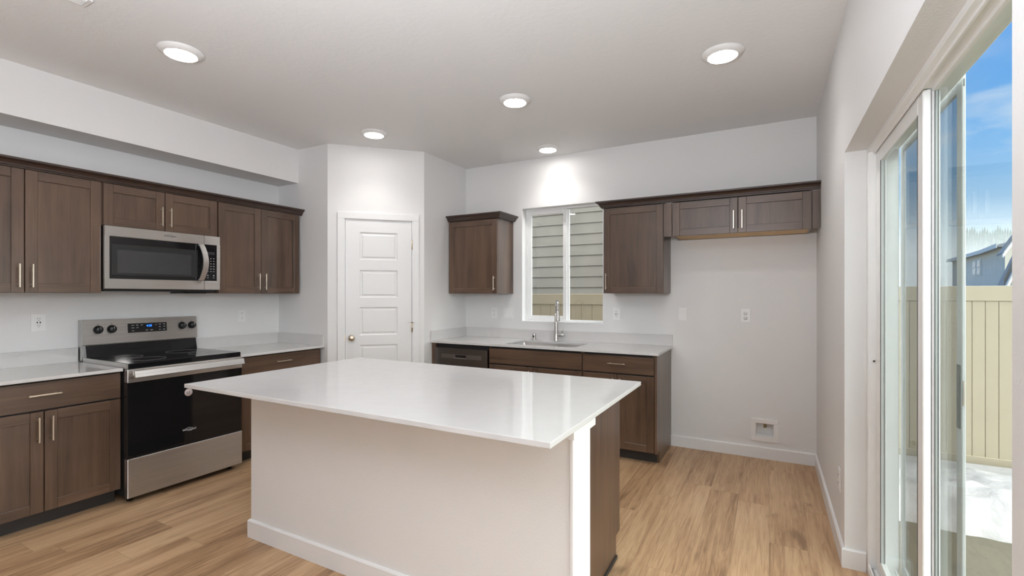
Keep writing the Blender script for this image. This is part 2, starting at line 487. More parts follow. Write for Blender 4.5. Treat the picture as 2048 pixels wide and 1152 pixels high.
struct(mb.build('wall_right'), 'pale wall holding the sliding glass door', 'wall')
mb = MB().box(XL - 0.1, XR + WT, FRONT_Y - 0.15, FRONT_Y, 0, ZC, 'wall')
struct(mb.build('wall_front'), 'pale wall behind the photographer', 'wall')
o = MB().box(XL, XQ, YP, YP + 0.08, 0, ZC, 'wall').build('wall_pantry_side')
struct(o, 'pale pantry wall at the end of the range run', 'wall')
o = MB().box(XP - 0.08, XP, YQ, YB, 0, ZC, 'wall').build('wall_pantry_return')
struct(o, 'pale pantry wall beside the dishwasher end', 'wall')
DL = math.hypot(XP - XQ, YQ - YP)
D0, D1, DTOP = 0.150, 0.790, 2.112
mb = MB().box(0, D0, 0, 0.09, 0, ZC, 'wall').box(D1, DL, 0, 0.09, 0, ZC, 'wall').box(D0, D1, 0, 0.09, DTOP, ZC, 'wall')
struct(mb.build('wall_pantry_diagonal', loc=(XQ, YP, 0), rz=PI / 4), 'angled pale wall around the pantry door', 'wall')
o = MB().box(XL, -4.089, FRONT_Y, YP, 2.475, ZC, 'wall').build('wall_soffit')
struct(o, 'boxed soffit along the ceiling above the range wall', 'soffit')

# baseboards
BH, BT = 0.098, 0.014
def base_prof(h=BH, t_=BT): return [(0, 0), (t_, 0), (t_, h - 0.008), (t_ - 0.006, h), (0, h)]
o = MB().sweep([(-0.788, YB), (XR, YB)], base_prof(), 'trim').build('baseboard_back')
struct(o, 'white baseboard under the fridge space', 'baseboard')
o = MB().sweep([(XR, YB - BT), (XR, DY1 + 0.0), (XR + 0.088, DY1)], base_prof(), 'trim').build('baseboard_right')
struct(o, 'white baseboard beside the sliding door', 'baseboard')
o = MB().sweep([(XR, DY0), (XR, FRONT_Y)], base_prof(), 'trim').build('baseboard_right')
struct(o, 'white baseboard on the near side of the sliding door', 'baseboard')
mb = MB().sweep([(XQ, YP), (XQ + 0.088 * .7071, YP + 0.088 * .7071)], base_prof(), 'trim')
mb.sweep([(XQ + 0.855 * .7071, YP + 0.855 * .7071), (XP, YQ), (XP, 3.88)], base_prof(), 'trim')
struct(mb.build('baseboard_pantry'), 'white baseboard beside the pantry door', 'baseboard')

# ------------------------------------------------------------------ pantry door
door = thing('door_1', 'white five panel pantry door in the angled wall', 'door', (XQ, YP, 0), PI / 4)
door['kind'] = 'structure'
mb = MB()
mb.box(0.088, 0.150, -0.016, 0.0, 0, 2.102, 'trim', 0.003).box(0.790, 0.852, -0.016, 0.0, 0, 2.102, 'trim', 0.003)
mb.box(0.088, 0.852, -0.016, 0.0, 2.102, 2.166, 'trim', 0.003)
mb.box(0.150, 0.156, -0.008, 0.09, 0, 2.106, 'trim').box(0.784, 0.790, -0.008, 0.09, 0, 2.106, 'trim').box(0.150, 0.790, -0.008, 0.09, 2.106, 2.112, 'trim')
mb.build('door_frame', door)
x0, x1, pz = 0.159, 0.781, [(0.257, 0.525), (0.620, 0.890), (0.983, 1.254), (1.347, 1.613), (1.712, 1.979)]
pl, pr_ = 0.288, 0.645
mb = MB()
fy = -0.002
mb.box(x0, pl, fy, fy + 0.035, 0.012, 2.100, 'trim').box(pr_, x1, fy, fy + 0.035, 0.012, 2.100, 'trim')
zz = [0.012] + [v for p in pz for v in p] + [2.100]
for i in range(0, len(zz), 2):
    mb.box(pl, pr_, fy, fy + 0.035, zz[i], zz[i + 1], 'trim')
for a_, b_ in pz:                                    # sunk moulding and raised field
    t_ = bmesh.new()
    lv = [(0, 0), (0.010, 0.009), (0.020, 0.009), (0.032, 0.003)]
    rings = []
    for ins, dep in lv:
        rings.append([t_.verts.new((x, fy + dep, z)) for x, z in ((pl + ins, a_ + ins), (pr_ - ins, a_ + ins), (pr_ - ins, b_ - ins), (pl + ins, b_ - ins))])
    for r0, r1 in zip(rings, rings[1:]):
        for k in range(4): t_.faces.new((r0[k], r0[(k + 1) % 4], r1[(k + 1) % 4], r1[k]))
    t_.faces.new(rings[-1])
    mb._add(t_, 'trim')
leaf = mb.build('door_leaf', door)
MB().lathe([(0.030, 0), (0.030, 0.006), (0.014, 0.010), (0.011, 0.026), (0.021, 0.034), (0.028, 0.046), (0.027, 0.056), (0.018, 0.064), (0, 0.066)],
           (0.216, fy, 0.960), (0, -1, 0), 'nickel').build('door_knob', leaf)
MB().box(0.150, 0.159, -0.0095, -0.002, 0.930, 0.988, 'nickel').build('strike_plate', door)
for z in (1.868, 1.050, 0.215):
    hb = MB().tube([(0.784, -0.010, z - 0.045), (0.784, -0.010, z + 0.045)], 0.0065, 'nickel', 10)
    hb.box(0.775, 0.784, -0.004, -0.001, z - 0.044, z + 0.044, 'nickel')
    h_ = hb.build('hinge', leaf)
    if z == 1.050:
        s_ = MB().tube([(0.784, -0.014, z + 0.05), (0.795, -0.05, z + 0.055)], 0.004, 'nickel', 8)
        s_.tube([(0.784, -0.014, z + 0.05), (0.752, -0.028, z + 0.055)], 0.0035, 'nickel', 8)
        s_.lathe([(0.008, 0), (0.008, 0.01), (0, 0.012)], (0.795, -0.05, z + 0.055), (0.3, -0.95, 0), 'plate', 10)
        s_.build('door_stop', h_)

# ------------------------------------------------------------------ cabinets
def handle(parent, x, z, vertical, length=0.145, y=-0.020, name='handle'):
    mb = MB(); h = length / 2; yo = y - 0.030; s_ = 0.0042
    if vertical:
        mb.box(x - s_, x + s_, yo - s_, yo + s_, z - h, z + h, 'nickel', 0.0015, 1)
        for k in (-1, 1): mb.box(x - s_, x + s_, yo, y, z + k * (h - 0.018) - s_, z + k * (h - 0.018) + s_, 'nickel')
    else:
        mb.box(x - h, x + h, yo - s_, yo + s_, z - s_, z + s_, 'nickel', 0.0015, 1)
        for k in (-1, 1): mb.box(x + k * (h - 0.018) - s_, x + k * (h - 0.018) + s_, yo, y, z - s_, z + s_, 'nickel')
    o = mb.build(name, parent)
    o['label'] = 'slim satin nickel bar handle'
    return o

def shaker(name, parent, x0, x1, z0, z1, fr=0.058, y0=-0.020, y1=0.0):
    """door with stiles, rails and a sunk flat panel"""
    mb = MB(); b_ = 0.0018
    mb.box(x0, x0 + fr, y0, y1, z0, z1, 'wood_v', b_, 1).box(x1 - fr, x1, y0, y1, z0, z1, 'wood_v', b_, 1)
    mb.box(x0 + fr, x1 - fr, y0 + 0.0006, y1, z1 - fr, z1, 'wood_h', b_, 1).box(x0 + fr, x1 - fr, y0 + 0.0006, y1, z0, z0 + fr, 'wood_h', b_, 1)
    mb.box(x0 + fr - 0.002, x1 - fr + 0.002, y0 + 0.010, y1 - 0.002, z0 + fr - 0.002, z1 - fr + 0.002, 'wood_v')
    return mb.build(name, parent)

def slab(name, parent, x0, x1, z0, z1):
    return MB().box(x0, x1, -0.020, 0.0, z0, z1, 'wood_h', 0.002, 1).build(name, parent)

G = 0.0022
UZ0, UZ1 = 1.387, 2.172
def upper(label, loc, rz, w, depth, doors, z0=UZ0, z1=UZ1, raw=False, fill_l=0.0, fill_r=0.0, edge=0.0):
    """doors: list of (x0, x1, handle side 'l'/'r')"""
    c = thing('upper_cabinet', label, 'cabinet', loc, rz, 'brown wall cabinets')
    mb = MB(); T = 0.016
    mb.box(0, T, 0, depth, z0, z1, 'wood_v').box(w - T, w, 0, depth, z0, z1, 'wood_v')
    mb.box(T, w - T, 0, depth, z1 - T, z1, 'wood_h').box(T, w - T, depth - 0.006, depth, z0, z1 - T, 'wood_v')
    if raw:
        mb.box(T, w - T, 0.016, depth - 0.006, z0 + 0.004, z0 + 0.016, 'rawwood').box(T, w - T, 0, 0.016, z0 + 0.002, z0 + 0.04, 'rawwood')
        mb.box(T, w - T, 0.001, 0.016, z0 + 0.04, z1 - T, 'gap')
    else:
        mb.box(T, w - T, 0, depth - 0.006, z0 + 0.006, z0 + 0.02, 'wood_h').box(T, w - T, 0.001, 0.012, z0 + 0.02, z1 - T, 'gap')
    mb.build('body', c)
    if fill_l: MB().box(-fill_l, -0.001, -0.018, -0.0005, z0, z1 - 0.024, 'wood_v', 0.001, 1).build('filler_strip', c)
    if fill_r: MB().box(w + 0.001, w + fill_r, -0.018, -0.0005, z0, z1 - 0.024, 'wood_v', 0.001, 1).build('filler_strip', c)
    for (a, b_, side) in doors:
        d = shaker('door', c, a + G, b_ - G, z0, z1 - 0.024)
        hx = a + 0.030 if side == 'l' else b_ - 0.030
        hl = 0.145
        handle(d, hx, z0 + 0.032 + hl / 2, True, hl)
    return c

XU = -4.058                                           # upper cabinet boxes: front of box on the range wall
UD = XU - XL
upper('brown two door wall cabinet left of the microwave, cut by the photo edge', (XU, 0.772, 0), PI / 2, 0.765, UD - 0.001,
      [(0, 0.381, 'r'), (0.381, 0.765, 'l')])
upper('short brown two door wall cabinet directly above the microwave', (XU, 1.541, 0), PI / 2, 0.780, UD - 0.001,
      [(0.004, 0.388, 'r'), (0.388, 0.778, 'l')], z0=1.856)
upper('tall brown two door wall cabinet between microwave and pantry wall', (XU, 2.326, 0), PI / 2, 0.790, UD - 0.001,
      [(0, 0.381, 'r'), (0.381, 0.776, 'l')])
YU = 4.192
upper('small brown single door wall cabinet between pantry and sink window', (-3.032, YU, 0), 0, 0.606, YB - YU - 0.001, [(0.006, 0.606, 'r')])
upper('brown single door wall cabinet just right of the sink window', (-1.317, YU, 0), 0, 0.525, YB - YU - 0.001, [(0, 0.525, 'l')])
upper('short wide brown cabinet above the empty fridge space, raw wood underside', (-0.722, YU, 0), 0, 1.004, YB - YU - 0.001,
      [(0.002, 0.504, 'r'), (0.504, 1.002, 'l')], z0=1.866, raw=True, fill_l=0.068, fill_r=0.051)

CP = [(0, 2.150), (0.022, 2.150), (0.024, 2.158), (0.030, 2.160), (0.033, 2.170), (0.042, 2.182), (0.058, 2.192), (0.062, 2.194), (0.062, 2.206), (0, 2.206)]
fx = XU + 0.0005
o = MB().sweep([(fx, 3.131), (fx, 0.772)][::-1], CP, 'crown').build('crown_molding')
tag(o, 'dark crown molding along the tops of the range wall cabinets', 'molding', 'cabinet crown moldings')
CPb = [(a_, z_ + 0.006) for a_, z_ in CP]
o = MB().sweep([(-3.036, YU - 0.0005), (-2.4255, YU - 0.0005), (-2.4255, YB - 0.001)], CPb, 'crown').build('crown_molding')
tag(o, 'short dark crown molding capping the small cabinet beside the pantry', 'molding', 'cabinet crown moldings')
o = MB().sweep([(-1.3175, YB - 0.001), (-1.3175, YU - 0.0005), (XR - 0.001, YU - 0.0005)], CPb, 'crown').build('crown_molding')
tag(o, 'long dark crown molding over the cabinets right of the window', 'molding', 'cabinet crown moldings')

def base_cab(label, loc, rz, w, depth, ztop, fronts, end_r=0.0, filler_l=0.0, kick=0.105):
    """fronts: ('drawer', x0, x1, z0, z1, handle) or ('door', x0, x1, z0, z1, handle side)"""
    c = thing('base_cabinet', label, 'cabinet', loc, rz, 'brown base cabinets')
    mb = MB(); T = 0.016
    mb.box(0, T, 0, depth, kick, ztop, 'wood_v').box(w - T, w, 0, depth, kick, ztop, 'wood_v')
    mb.box(T, w - T, 0.02, depth, kick, kick + T, 'wood_h').box(T, w - T, depth - 0.006, depth, kick, ztop, 'wood_v')
    mb.box(T, w - T, 0.002, 0.02, kick, ztop, 'gap')
    mb.build('body', c)
    MB().box(0, w, 0.075, 0.090, 0, kick, 'kick').build('toe_kick', c)
    if filler_l: MB().box(-filler_l, -0.001, -0.018, 0.02, kick, ztop, 'wood_v').build('filler_strip', c)
    if end_r:
        # finished end panel down to the floor with a toe notch
        MB().prism([(0.078, 0), (depth, 0), (depth, ztop), (-0.018, ztop), (-0.018, kick - 0.01), (0.078, kick - 0.01)], w + 0.0005, w + end_r, 'x', 'wood_v').build('end_panel', c)
    for f in fronts:
        kind, a, b_, z0, z1, hs = f
        if kind == 'drawer':
            d = slab('drawer', c, a + G, b_ - G, z0, z1)
            if hs: handle(d, (a + b_) / 2 + (hs if hs is not True else 0), (z0 + z1) / 2 + 0.008, False, 0.146)
        elif kind == 'panel':
            slab('false_front', c, a + G, b_ - G, z0, z1)
        else:
            d = shaker('door', c, a + G, b_ - G, z0, z1)
            handle(d, a + 0.030 if hs == 'l' else b_ - 0.030, z1 - 0.030 - 0.0725, True)
    return c

LT_ = 0.893; BTOP = 0.908; ST = 0.020
XB = -3.765
base_cab('brown two door base cabinet with drawer, left of the range', (XB, 0.772, 0), PI / 2, 0.760, XB - XL - 0.001, LT_ - ST - 0.001,
         [('drawer', 0.0, 0.758, 0.700, 0.862, True), ('door', 0.0, 0.381, 0.100, 0.690, 'r'), ('door', 0.381, 0.758, 0.100, 0.690, 'l')])
base_cab('brown base cabinet with drawer between range and pantry wall', (XB, 2.312, 0), PI / 2, 0.800, XB - XL - 0.001, LT_ - ST - 0.001,
         [('drawer', 0.0, 0.797, 0.718, 0.862, True), ('door', 0.0, 0.398, 0.100, 0.708, 'r'), ('door', 0.398, 0.797, 0.100, 0.708, 'l')])
YF = 3.912
bd = YB - YF - 0.001
base_cab('brown sink base cabinet with blank false front beside the dishwasher', (-2.358, YF, 0), 0, 0.940, bd, BTOP - ST - 0.001,
         [('panel', 0.004, 0.938, 0.722, 0.866, None), ('door', 0.004, 0.470, 0.100, 0.712, 'r'), ('door', 0.470, 0.938, 0.100, 0.712, 'l')])
base_cab('brown base cabinet with one drawer at the fridge end of the sink run', (-1.416, YF, 0), 0, 0.610, bd, BTOP - ST - 0.001,
         [('drawer', 0.002, 0.606, 0.722, 0.866, True), ('door', 0.002, 0.304, 0.100, 0.712, 'r'), ('door', 0.304, 0.606, 0.100, 0.712, 'l')], end_r=0.018)
o = MB().box(-3.036, -2.985, YF - 0.018, YF + 0.02, 0.105, BTOP - ST - 0.001, 'wood_v').build('filler_panel')
tag(o, 'narrow brown filler strip between pantry wall and dishwasher', 'filler panel')

# ------------------------------------------------------------------ countertops
XCE = -3.715
c = thing('countertop', 'white quartz countertop left of the range', 'countertop', (XL, 0.772, 0), 0, 'white quartz countertops')
MB().box(0.001, XCE - XL, 0, 0.757, LT_ - ST, LT_, 'quartz', 0.0015, 1).build('slab', c)
MB().box(0.001, 0.020, 0, 0.757, LT_, LT_ + 0.100, 'quartz', 0.001, 1).build('backsplash', c)
c = thing('countertop', 'white quartz countertop between range and pantry wall', 'countertop', (XL, 2.310, 0), 0, 'white quartz countertops')
MB().box(0.001, XCE - XL, 0, YP - 2.311, LT_ - ST, LT_, 'quartz', 0.0015, 1).build('slab', c)
MB().box(0.001, 0.020, 0, YP - 2.331, LT_, LT_ + 0.100, 'quartz', 0.001, 1).build('backsplash', c)
MB().box(0.001, XCE - XL - 0.005, YP - 2.331, YP - 2.311, LT_, LT_ + 0.100, 'quartz', 0.001, 1).build('backsplash', c)
SX0, SX1, SY0, SY1 = -2.215, -1.515, 3.965, 4.345
YCE = 3.866; XCR = -0.772
c = thing('countertop', 'long white quartz countertop around the sink under the window', 'countertop', (0, 0, 0), 0, 'white quartz countertops')
mb = MB()
z0, z1 = BTOP - ST, BTOP
mb.box(XP + 0.001, SX0, YCE, YB - 0.001, z0, z1, 'quartz').box(SX1, XCR, YCE, YB - 0.001, z0, z1, 'quartz')
mb.box(SX0, SX1, YCE, SY0, z0, z1, 'quartz').box(SX0, SX1, SY1, YB - 0.001, z0, z1, 'quartz')
mb.build('slab', c)
MB().box(XP + 0.021, XCR - 0.004, YB - 0.020, YB - 0.001, z1, z1 + 0.100, 'quartz', 0.001, 1).build('backsplash', c)
MB().box(XP + 0.001, XP + 0.020, YCE + 0.003, YB - 0.001, z1, z1 + 0.100, 'quartz', 0.001, 1).build('backsplash', c)

# sink
s = thing('sink', 'stainless steel undermount sink below the window', 'sink', ((SX0 + SX1) / 2, (SY0 + SY1) / 2, BTOP - ST))
hw, hd = (SX1 - SX0) / 2, (SY1 - SY0) / 2
t_ = bmesh.new()
def rrect(hx, hy, r_, z, n_=5):
    out = []
    for cx_, cy_, a0 in ((1, 1, 0), (-1, 1, 90), (-1, -1, 180), (1, -1, 270)):
        for k in range(n_):
            a = math.radians(a0 + 90 * k / (n_ - 1))
            out.append((cx_ * (hx - r_) + r_ * math.cos(a), cy_ * (hy - r_) + r_ * math.sin(a), z))
    return out
rings = [[t_.verts.new(p) for p in rrect(*a)] for a in
         ((hw + 0.02, hd + 0.02, 0.05, -0.001), (hw - 0.001, hd - 0.001, 0.03, -0.001), (hw - 0.004, hd - 0.004, 0.03, -0.19), (hw - 0.03, hd - 0.03, 0.03, -0.215), (0.05, 0.05, 0.049, -0.222))]
for r0, r1 in zip(rings, rings[1:]):
    for k in range(len(r0)): t_.faces.new((r0[k], r0[(k + 1) % len(r0)], r1[(k + 1) % len(r0)], r1[k]))
t_.faces.new(rings[-1])
bmesh.ops.recalc_face_normals(t_, faces=t_.faces)
mb = MB(); mb._add(t_, 'sinksteel', True); mb.build('basin', s)
MB().lathe([(0.045, -0.2215), (0.040, -0.218), (0.02, -0.2205), (0, -0.221)], (0, 0, 0), (0, 0, 1), 'chrome').build('drain', s)

# faucet
f = thing('faucet', 'tall brushed steel pull down faucet standing behind the sink', 'faucet', (-1.884, 4.420, BTOP + 0.0005))
MB().lathe([(0.026, 0), (0.026, 0.004), (0.0235, 0.010), (0.0215, 0.08), (0.0165, 0.22), (0.0130, 0.31)], (0, 0, 0), (0, 0, 1), 'chrome').build('body', f)
dx, dy = 0.085 / 0.172, -0.150 / 0.172
R_ = 0.073; pts = []
for k in range(0, 15):
    a = PI - PI * 1.0 * k / 14
    pts.append((dx * (R_ + R_ * math.cos(a)), dy * (R_ + R_ * math.cos(a)), 0.325 + R_ * 1.05 * math.sin(a)))
pts = [(0, 0, 0.30)] + pts + [(dx * 2 * R_, dy * 2 * R_, 0.312)]
MB().tube(pts, 0.0125, 'chrome', 16).build('spout', f)
MB().lathe([(0.0130, 0.315), (0.0150, 0.312), (0.0155, 0.30), (0.0165, 0.24), (0.0200, 0.215), (0.0200, 0.208), (0.013, 0.206)], (dx * 2 * R_, dy * 2 * R_, 0), (0, 0, 1), 'chrome').build('spray_head', f)
lv = MB().lathe([(0.0165, 0.015), (0.0165, 0.075), (0.0150, 0.078), (0, 0.078)], (0, 0, 0.062), (0.92, 0.38, 0), 'chrome').build('handle_hub', f)
MB().tube([(0.055, 0.023, 0.072), (0.056, 0.022, 0.10), (0.060, 0.018, 0.140)], [0.0055, 0.005, 0.0045], 'chrome', 10).build('lever', f)
g = thing('air_gap', 'small round steel air gap cap left of the faucet', 'air gap', (-2.128, 4.420, BTOP + 0.0005))
MB().lathe([(0.024, 0), (0.024, 0.004), (0.0195, 0.008), (0.0195, 0.062), (0.017, 0.067), (0, 0.068)], (0, 0, 0), (0, 0, 1), 'chrome').build('cap', g)
MB().box(-0.008, 0.008, -0.0205, -0.018, 0.030, 0.050, 'gap').build('vent_slot', g)

# dishwasher
d = thing('dishwasher', 'dark stainless dishwasher under the sink counter next to the pantry', 'dishwasher', (-2.982, YF - 0.030, 0))
MB().box(0.004, 0.614, 0.03, 0.60, 0.10, BTOP - ST - 0.002, 'gap').build('body', d)
mb = MB(); zb0, zb1 = 0.742, 0.784
mb.box(0, 0.618, 0, 0.028, 0.11, zb0, 'steel_dark', 0.0).box(0, 0.618, 0, 0.028, zb1, 0.842, 'steel_dark')
mb.box(0, 0.070, 0, 0.028, zb0, zb1, 'steel_dark').box(0.550, 0.618, 0, 0.028, zb0, zb1, 'steel_dark')
mb.build('door', d)
MB().box(0.070, 0.228, 0.002, 0.028, zb0, zb1, 'steel_band').build('control_band', d)
MB().box(0.380, 0.550, 0.002, 0.028, zb0, zb1, 'steel_band').build('control_band', d)
mb = MB().box(0.236, 0.372, 0.020, 0.028, zb0 + 0.008, zb1 - 0.006, 'gap')
mb.box(0.228, 0.236, -0.001, 0.028, zb0, zb1, 'steel').box(0.372, 0.380, -0.001, 0.028, zb0, zb1, 'steel_band')
mb.box(0.236, 0.372, -0.001, 0.028, zb1 - 0.006, zb1, 'steel_band').box(0.236, 0.372, -0.001, 0.028, zb0, zb0 + 0.008, 'steel')
mb.build('pocket_handle', d)
MB().box(0.03, 0.59, 0.09, 0.10, 0, 0.10, 'kick').build('toe_kick', d)

# ------------------------------------------------------------------ range
RX = -3.672; RW = 0.766
r = thing('range', 'freestanding stainless electric range with black glass oven door', 'range', (RX, 1.534, 0), PI / 2)
dp = RX - XL - 0.006
mb = MB()
mb.box(0.004, RW - 0.004, 0.045, dp - 0.03, 0.045, 0.884, 'blackside')
for x in (0.05, RW - 0.05):
    for y in (0.09, dp - 0.09): mb.lathe([(0.018, 0), (0.018, 0.046)], (x, y, 0), (0, 0, 1), 'blackplastic', 12)
mb.build('body', r)
dr = MB().box(0.0, RW, 0.0, 0.044, 0.042, 0.298, 'steel', 0.004, 2).build('drawer', r)
mb = MB()
mb.box(0.0, RW, 0.004, 0.044, 0.303, 0.796, 'blackglass', 0.003, 1)
mb.box(0.0, RW, 0.0, 0.044, 0.797, 0.884, 'steel', 0.003, 2)
od = mb.build('oven_door', r)
mb = MB()
mb.prism([(-0.052, 0.833), (-0.060, 0.836), (-0.047, 0.876), (-0.042, 0.878), (-0.034, 0.872), (-0.042, 0.836)], 0.020, RW - 0.016, 'x', 'steel_bright')
for x in (0.034, RW - 0.046): mb.box(x, x + 0.016, -0.042, 0.002, 0.842, 0.872, 'steel', 0.002, 1)
mb.build('oven_handle', od)
text('logo', 'Whirlpool', 0.022, 'logo', od, (0.378, 0.0032, 0.405), (PI / 2, 0, 0))
sw = MB().tube([(0.352, 0.003, 0.414), (0.375, 0.003, 0.420), (0.402, 0.003, 0.412), (0.408, 0.003, 0.404), (0.390, 0.003, 0.396), (0.366, 0.003, 0.398)], 0.0012, 'logo', 6)
sw.build('logo_swoosh', od)
st = MB().lathe([(0.027, 0), (0.027, 0.0008), (0, 0.0008)], (0.372, 0.0038, 0.672), (0, -1, 0), 'sticker', 24).build('sticker', od)
st['label'] = 'round pale sticker'
mb = MB()
mb.tube([(0.362, 0.0026, 0.680), (0.362, 0.0026, 0.668), (0.370, 0.0026, 0.662), (0.378, 0.0026, 0.668), (0.378, 0.0026, 0.680)], 0.0022, 'logodark', 6)
mb.build('sticker_mark', st)
# cooktop
mb = MB()
mb.box(0.012, RW - 0.004, 0.012, dp - 0.07, 0.886, 0.922, 'blackglass', 0.004, 2)
mb.build('cooktop', r)
MB().box(0.0, 0.012, 0.016, dp - 0.07, 0.886, 0.921, 'steel', 0.002, 1).build('cooktop_trim', r)
MB().box(RW - 0.004, RW, 0.016, dp - 0.07, 0.886, 0.921, 'steel').build('cooktop_trim', r)
for (x, y, rr_) in ((0.20, 0.20, 0.11), (0.20, 0.45, 0.08), (0.56, 0.20, 0.08), (0.56, 0.45, 0.11)):
    for q in (rr_,):
        ring = [(x + q * math.cos(2 * PI * k / 40), y + q * math.sin(2 * PI * k / 40), 0.9216) for k in range(41)]
        MB().tube(ring, 0.0009, 'print', 4, False).build('burner_ring', r)
# backguard
y0b = dp - 0.072
mb = MB()
mb.prism([(y0b + 0.012, 0.90), (dp, 0.90), (dp, 1.190), (y0b + 0.010, 1.190), (y0b - 0.004, 1.012), (y0b + 0.012, 1.008)], 0.0, RW + 0.006, 'x', 'steel')
bgd = mb.build('backguard', r)
MB().prism([(y0b - 0.022, 0.922), (y0b + 0.012, 0.922), (y0b + 0.012, 1.006), (y0b - 0.002, 1.006)], 0.014, RW - 0.006, 'x', 'blackglass').build('backguard_glass', bgd)
# face of console is slightly tilted: helper to place things on it
def cy(z): return y0b - 0.004 + (z - 1.012) / 0.178 * 0.014
tilt = math.atan2(0.014, 0.178)
mb = MB(); a0, a1, b0, b1 = 0.272, 0.540, 1.082, 1.152
mb.prism([(cy(b0) - 0.002, b0), (cy(b0) + 0.004, b0), (cy(b1) + 0.004, b1), (cy(b1) - 0.002, b1)], a0, a1, 'x', 'blackglass')
ds = mb.build('display_panel', bgd)
zc_ = 1.128
mb = MB().prism([(cy(1.114) - 0.0025, 1.114), (cy(1.114), 1.114), (cy(1.146), 1.146), (cy(1.146) - 0.0025, 1.146)], 0.390, 0.440, 'x', 'display'); mb.build('clock_window', ds)
text('clock_digits', '4:20', 0.022, 'blue', ds, (0.415, cy(1.130) - 0.0032, 1.130), (PI / 2 - tilt, 0, 0), 0.0003)
mb = MB()
for (x, z, w_) in ((0.305, 1.138, .018), (0.335, 1.138, .016), (0.365, 1.138, .012), (0.305, 1.118, .018), (0.335, 1.118, .012), (0.305, 1.096, .014),
                   (0.400, 1.096, .018), (0.432, 1.096, .018), (0.462, 1.136, .010), (0.490, 1.138, .016), (0.520, 1.138, .014),
                   (0.490, 1.118, .012), (0.520, 1.118, .012), (0.490, 1.096, .014), (0.520, 1.096, .016)):
    MB().box(x - w_ / 2, x + w_ / 2, cy(z) - 0.0028, cy(z) - 0.0018, z - 0.0022, z + 0.0022, 'print').build('button', ds)
for i, x in enumerate((0.090, 0.172, 0.655, 0.738 - 0.008)):
    z = 1.118
    kn = MB().lathe([(0.0300, 0.0), (0.0295, 0.010), (0.0235, 0.012), (0.0215, 0.030), (0.0195, 0.033), (0, 0.033)], (x, cy(z), z), (0, -1, 0), 'blackplastic', 28)
    kn.box(x - 0.005, x + 0.005, cy(z) - 0.042, cy(z) - 0.030, z - 0.021, z + 0.021, 'blackplastic', 0.002, 1)
    k_ = kn.build('knob', bgd)
    MB().box(x - 0.0012, x + 0.0012, cy(z) - 0.0428, cy(z) - 0.0415, z + 0.004, z + 0.020, 'logo').build('pointer', k_)
    MB().box(x - 0.004, x + 0.004, cy(1.157) - 0.0008, cy(1.157) + 0.001, 1.155, 1.159, 'logodark').build('dial_mark', bgd)

# ------------------------------------------------------------------ microwave
MX = -4.003; MW = 0.780; mz0, mz1 = 1.414, 1.852
mw = thing('microwave', 'stainless over the range microwave with curved handle', 'microwave', (MX, 1.540, 0), PI / 2)
md = MX - XL - 0.002
mb = MB().box(0.004, MW - 0.004, 0.030, md, mz0 - 0.006, mz1 - 0.001, 'blackside', 0.003, 1)
mb.box(0.02, MW - 0.02, 0.05, md - 0.02, mz0 - 0.016, mz0 - 0.006, 'blackplastic')
mb.build('body', mw)
MB().box(0.55, 0.73, 0.10, 0.30, mz0 - 0.030, mz0 - 0.0165, 'blackplastic', 0.003, 1).build('grease_filter', mw)
gx0, gx1, gz0, gz1, sp = 0.028, 0.754, 1.486, 1.779, 0.655
def framebox(mb, a, b_, left, right):
    mb.box(a, b_, 0, 0.028, mz0, gz0, 'steel', 0.003, 1).box(a, b_, 0, 0.028, gz1, mz1, 'steel', 0.003, 1)
    if left: mb.box(a, gx0, 0.0005, 0.028, gz0 - 0.003, gz1 + 0.003, 'steel')
    if right: mb.box(gx1, b_, 0.0005, 0.028, gz0 - 0.003, gz1 + 0.003, 'steel')
mb = MB(); framebox(mb, 0, sp - 0.001, True, False); mdoor = mb.build('door', mw)
mb = MB().box(gx0, sp - 0.001, 0.003, 0.026, gz0, gz1, 'blackglass'); mb.build('door_glass', mdoor)
mb = MB().box(0.042, 0.606, 0.0015, 0.004, 1.512, 1.728, 'blackplastic').box(0.074, 0.555, 0.0008, 0.002, 1.528, 1.688, 'greyglass'); mb.build('window_screen', mdoor)
mb = MB()
arc = []
for k in range(13):
    u_ = k / 12; z = 1.488 + (1.778 - 1.488) * u_
    arc.append((0.635, -0.012 - 0.040 * math.sin(PI * u_) ** 0.8, z))
prof = [(-0.020, -0.005), (0.020, -0.005), (0.020, 0.004), (-0.020, 0.004)]
t_ = bmesh.new(); rings = []
for i, p in enumerate(arc):
    off = 0.016 * math.sin(PI * i / 12)
    rings.append([t_.verts.new((p[0] + a + off - 0.012, p[1] + b_, p[2])) for a, b_ in prof])
for a, b_ in zip(rings, rings[1:]):
    for k in range(4): t_.faces.new((a[k], a[(k + 1) % 4], b_[(k + 1) % 4], b_[k])).smooth = False
t_.faces.new(rings[0]); t_.faces.new(rings[-1]); bmesh.ops.recalc_face_normals(t_, faces=t_.faces)
mb._add(t_, 'steel'); 
for z in (1.494, 1.772): mb.box(0.610, 0.640, -0.014, 0.004, z - 0.006, z + 0.006, 'steel')
mb.build('door_handle', mdoor)
text('logo', 'Whirlpool', 0.020, 'logodark', mdoor, (0.405, -0.0008, 1.818), (PI / 2, 0, 0))
MB().tube([(0.385, -0.0006, 1.824), (0.404, -0.0006, 1.830), (0.430, -0.0006, 1.824), (0.432, -0.0006, 1.816), (0.418, -0.0006, 1.809)], 0.0009, 'logodark', 6).build('logo_swoosh', mdoor)
mb = MB(); framebox(mb, sp + 0.001, MW, False, True); cp = mb.build('control_panel', mw)
MB().box(sp + 0.001, gx1, 0.003, 0.026, gz0, gz1, 'blackglass').build('control_glass', cp)
MB().box(0.676, 0.738, 0.0015, 0.003, 1.700, 1.722, 'greyglass').build('clock_window', cp)
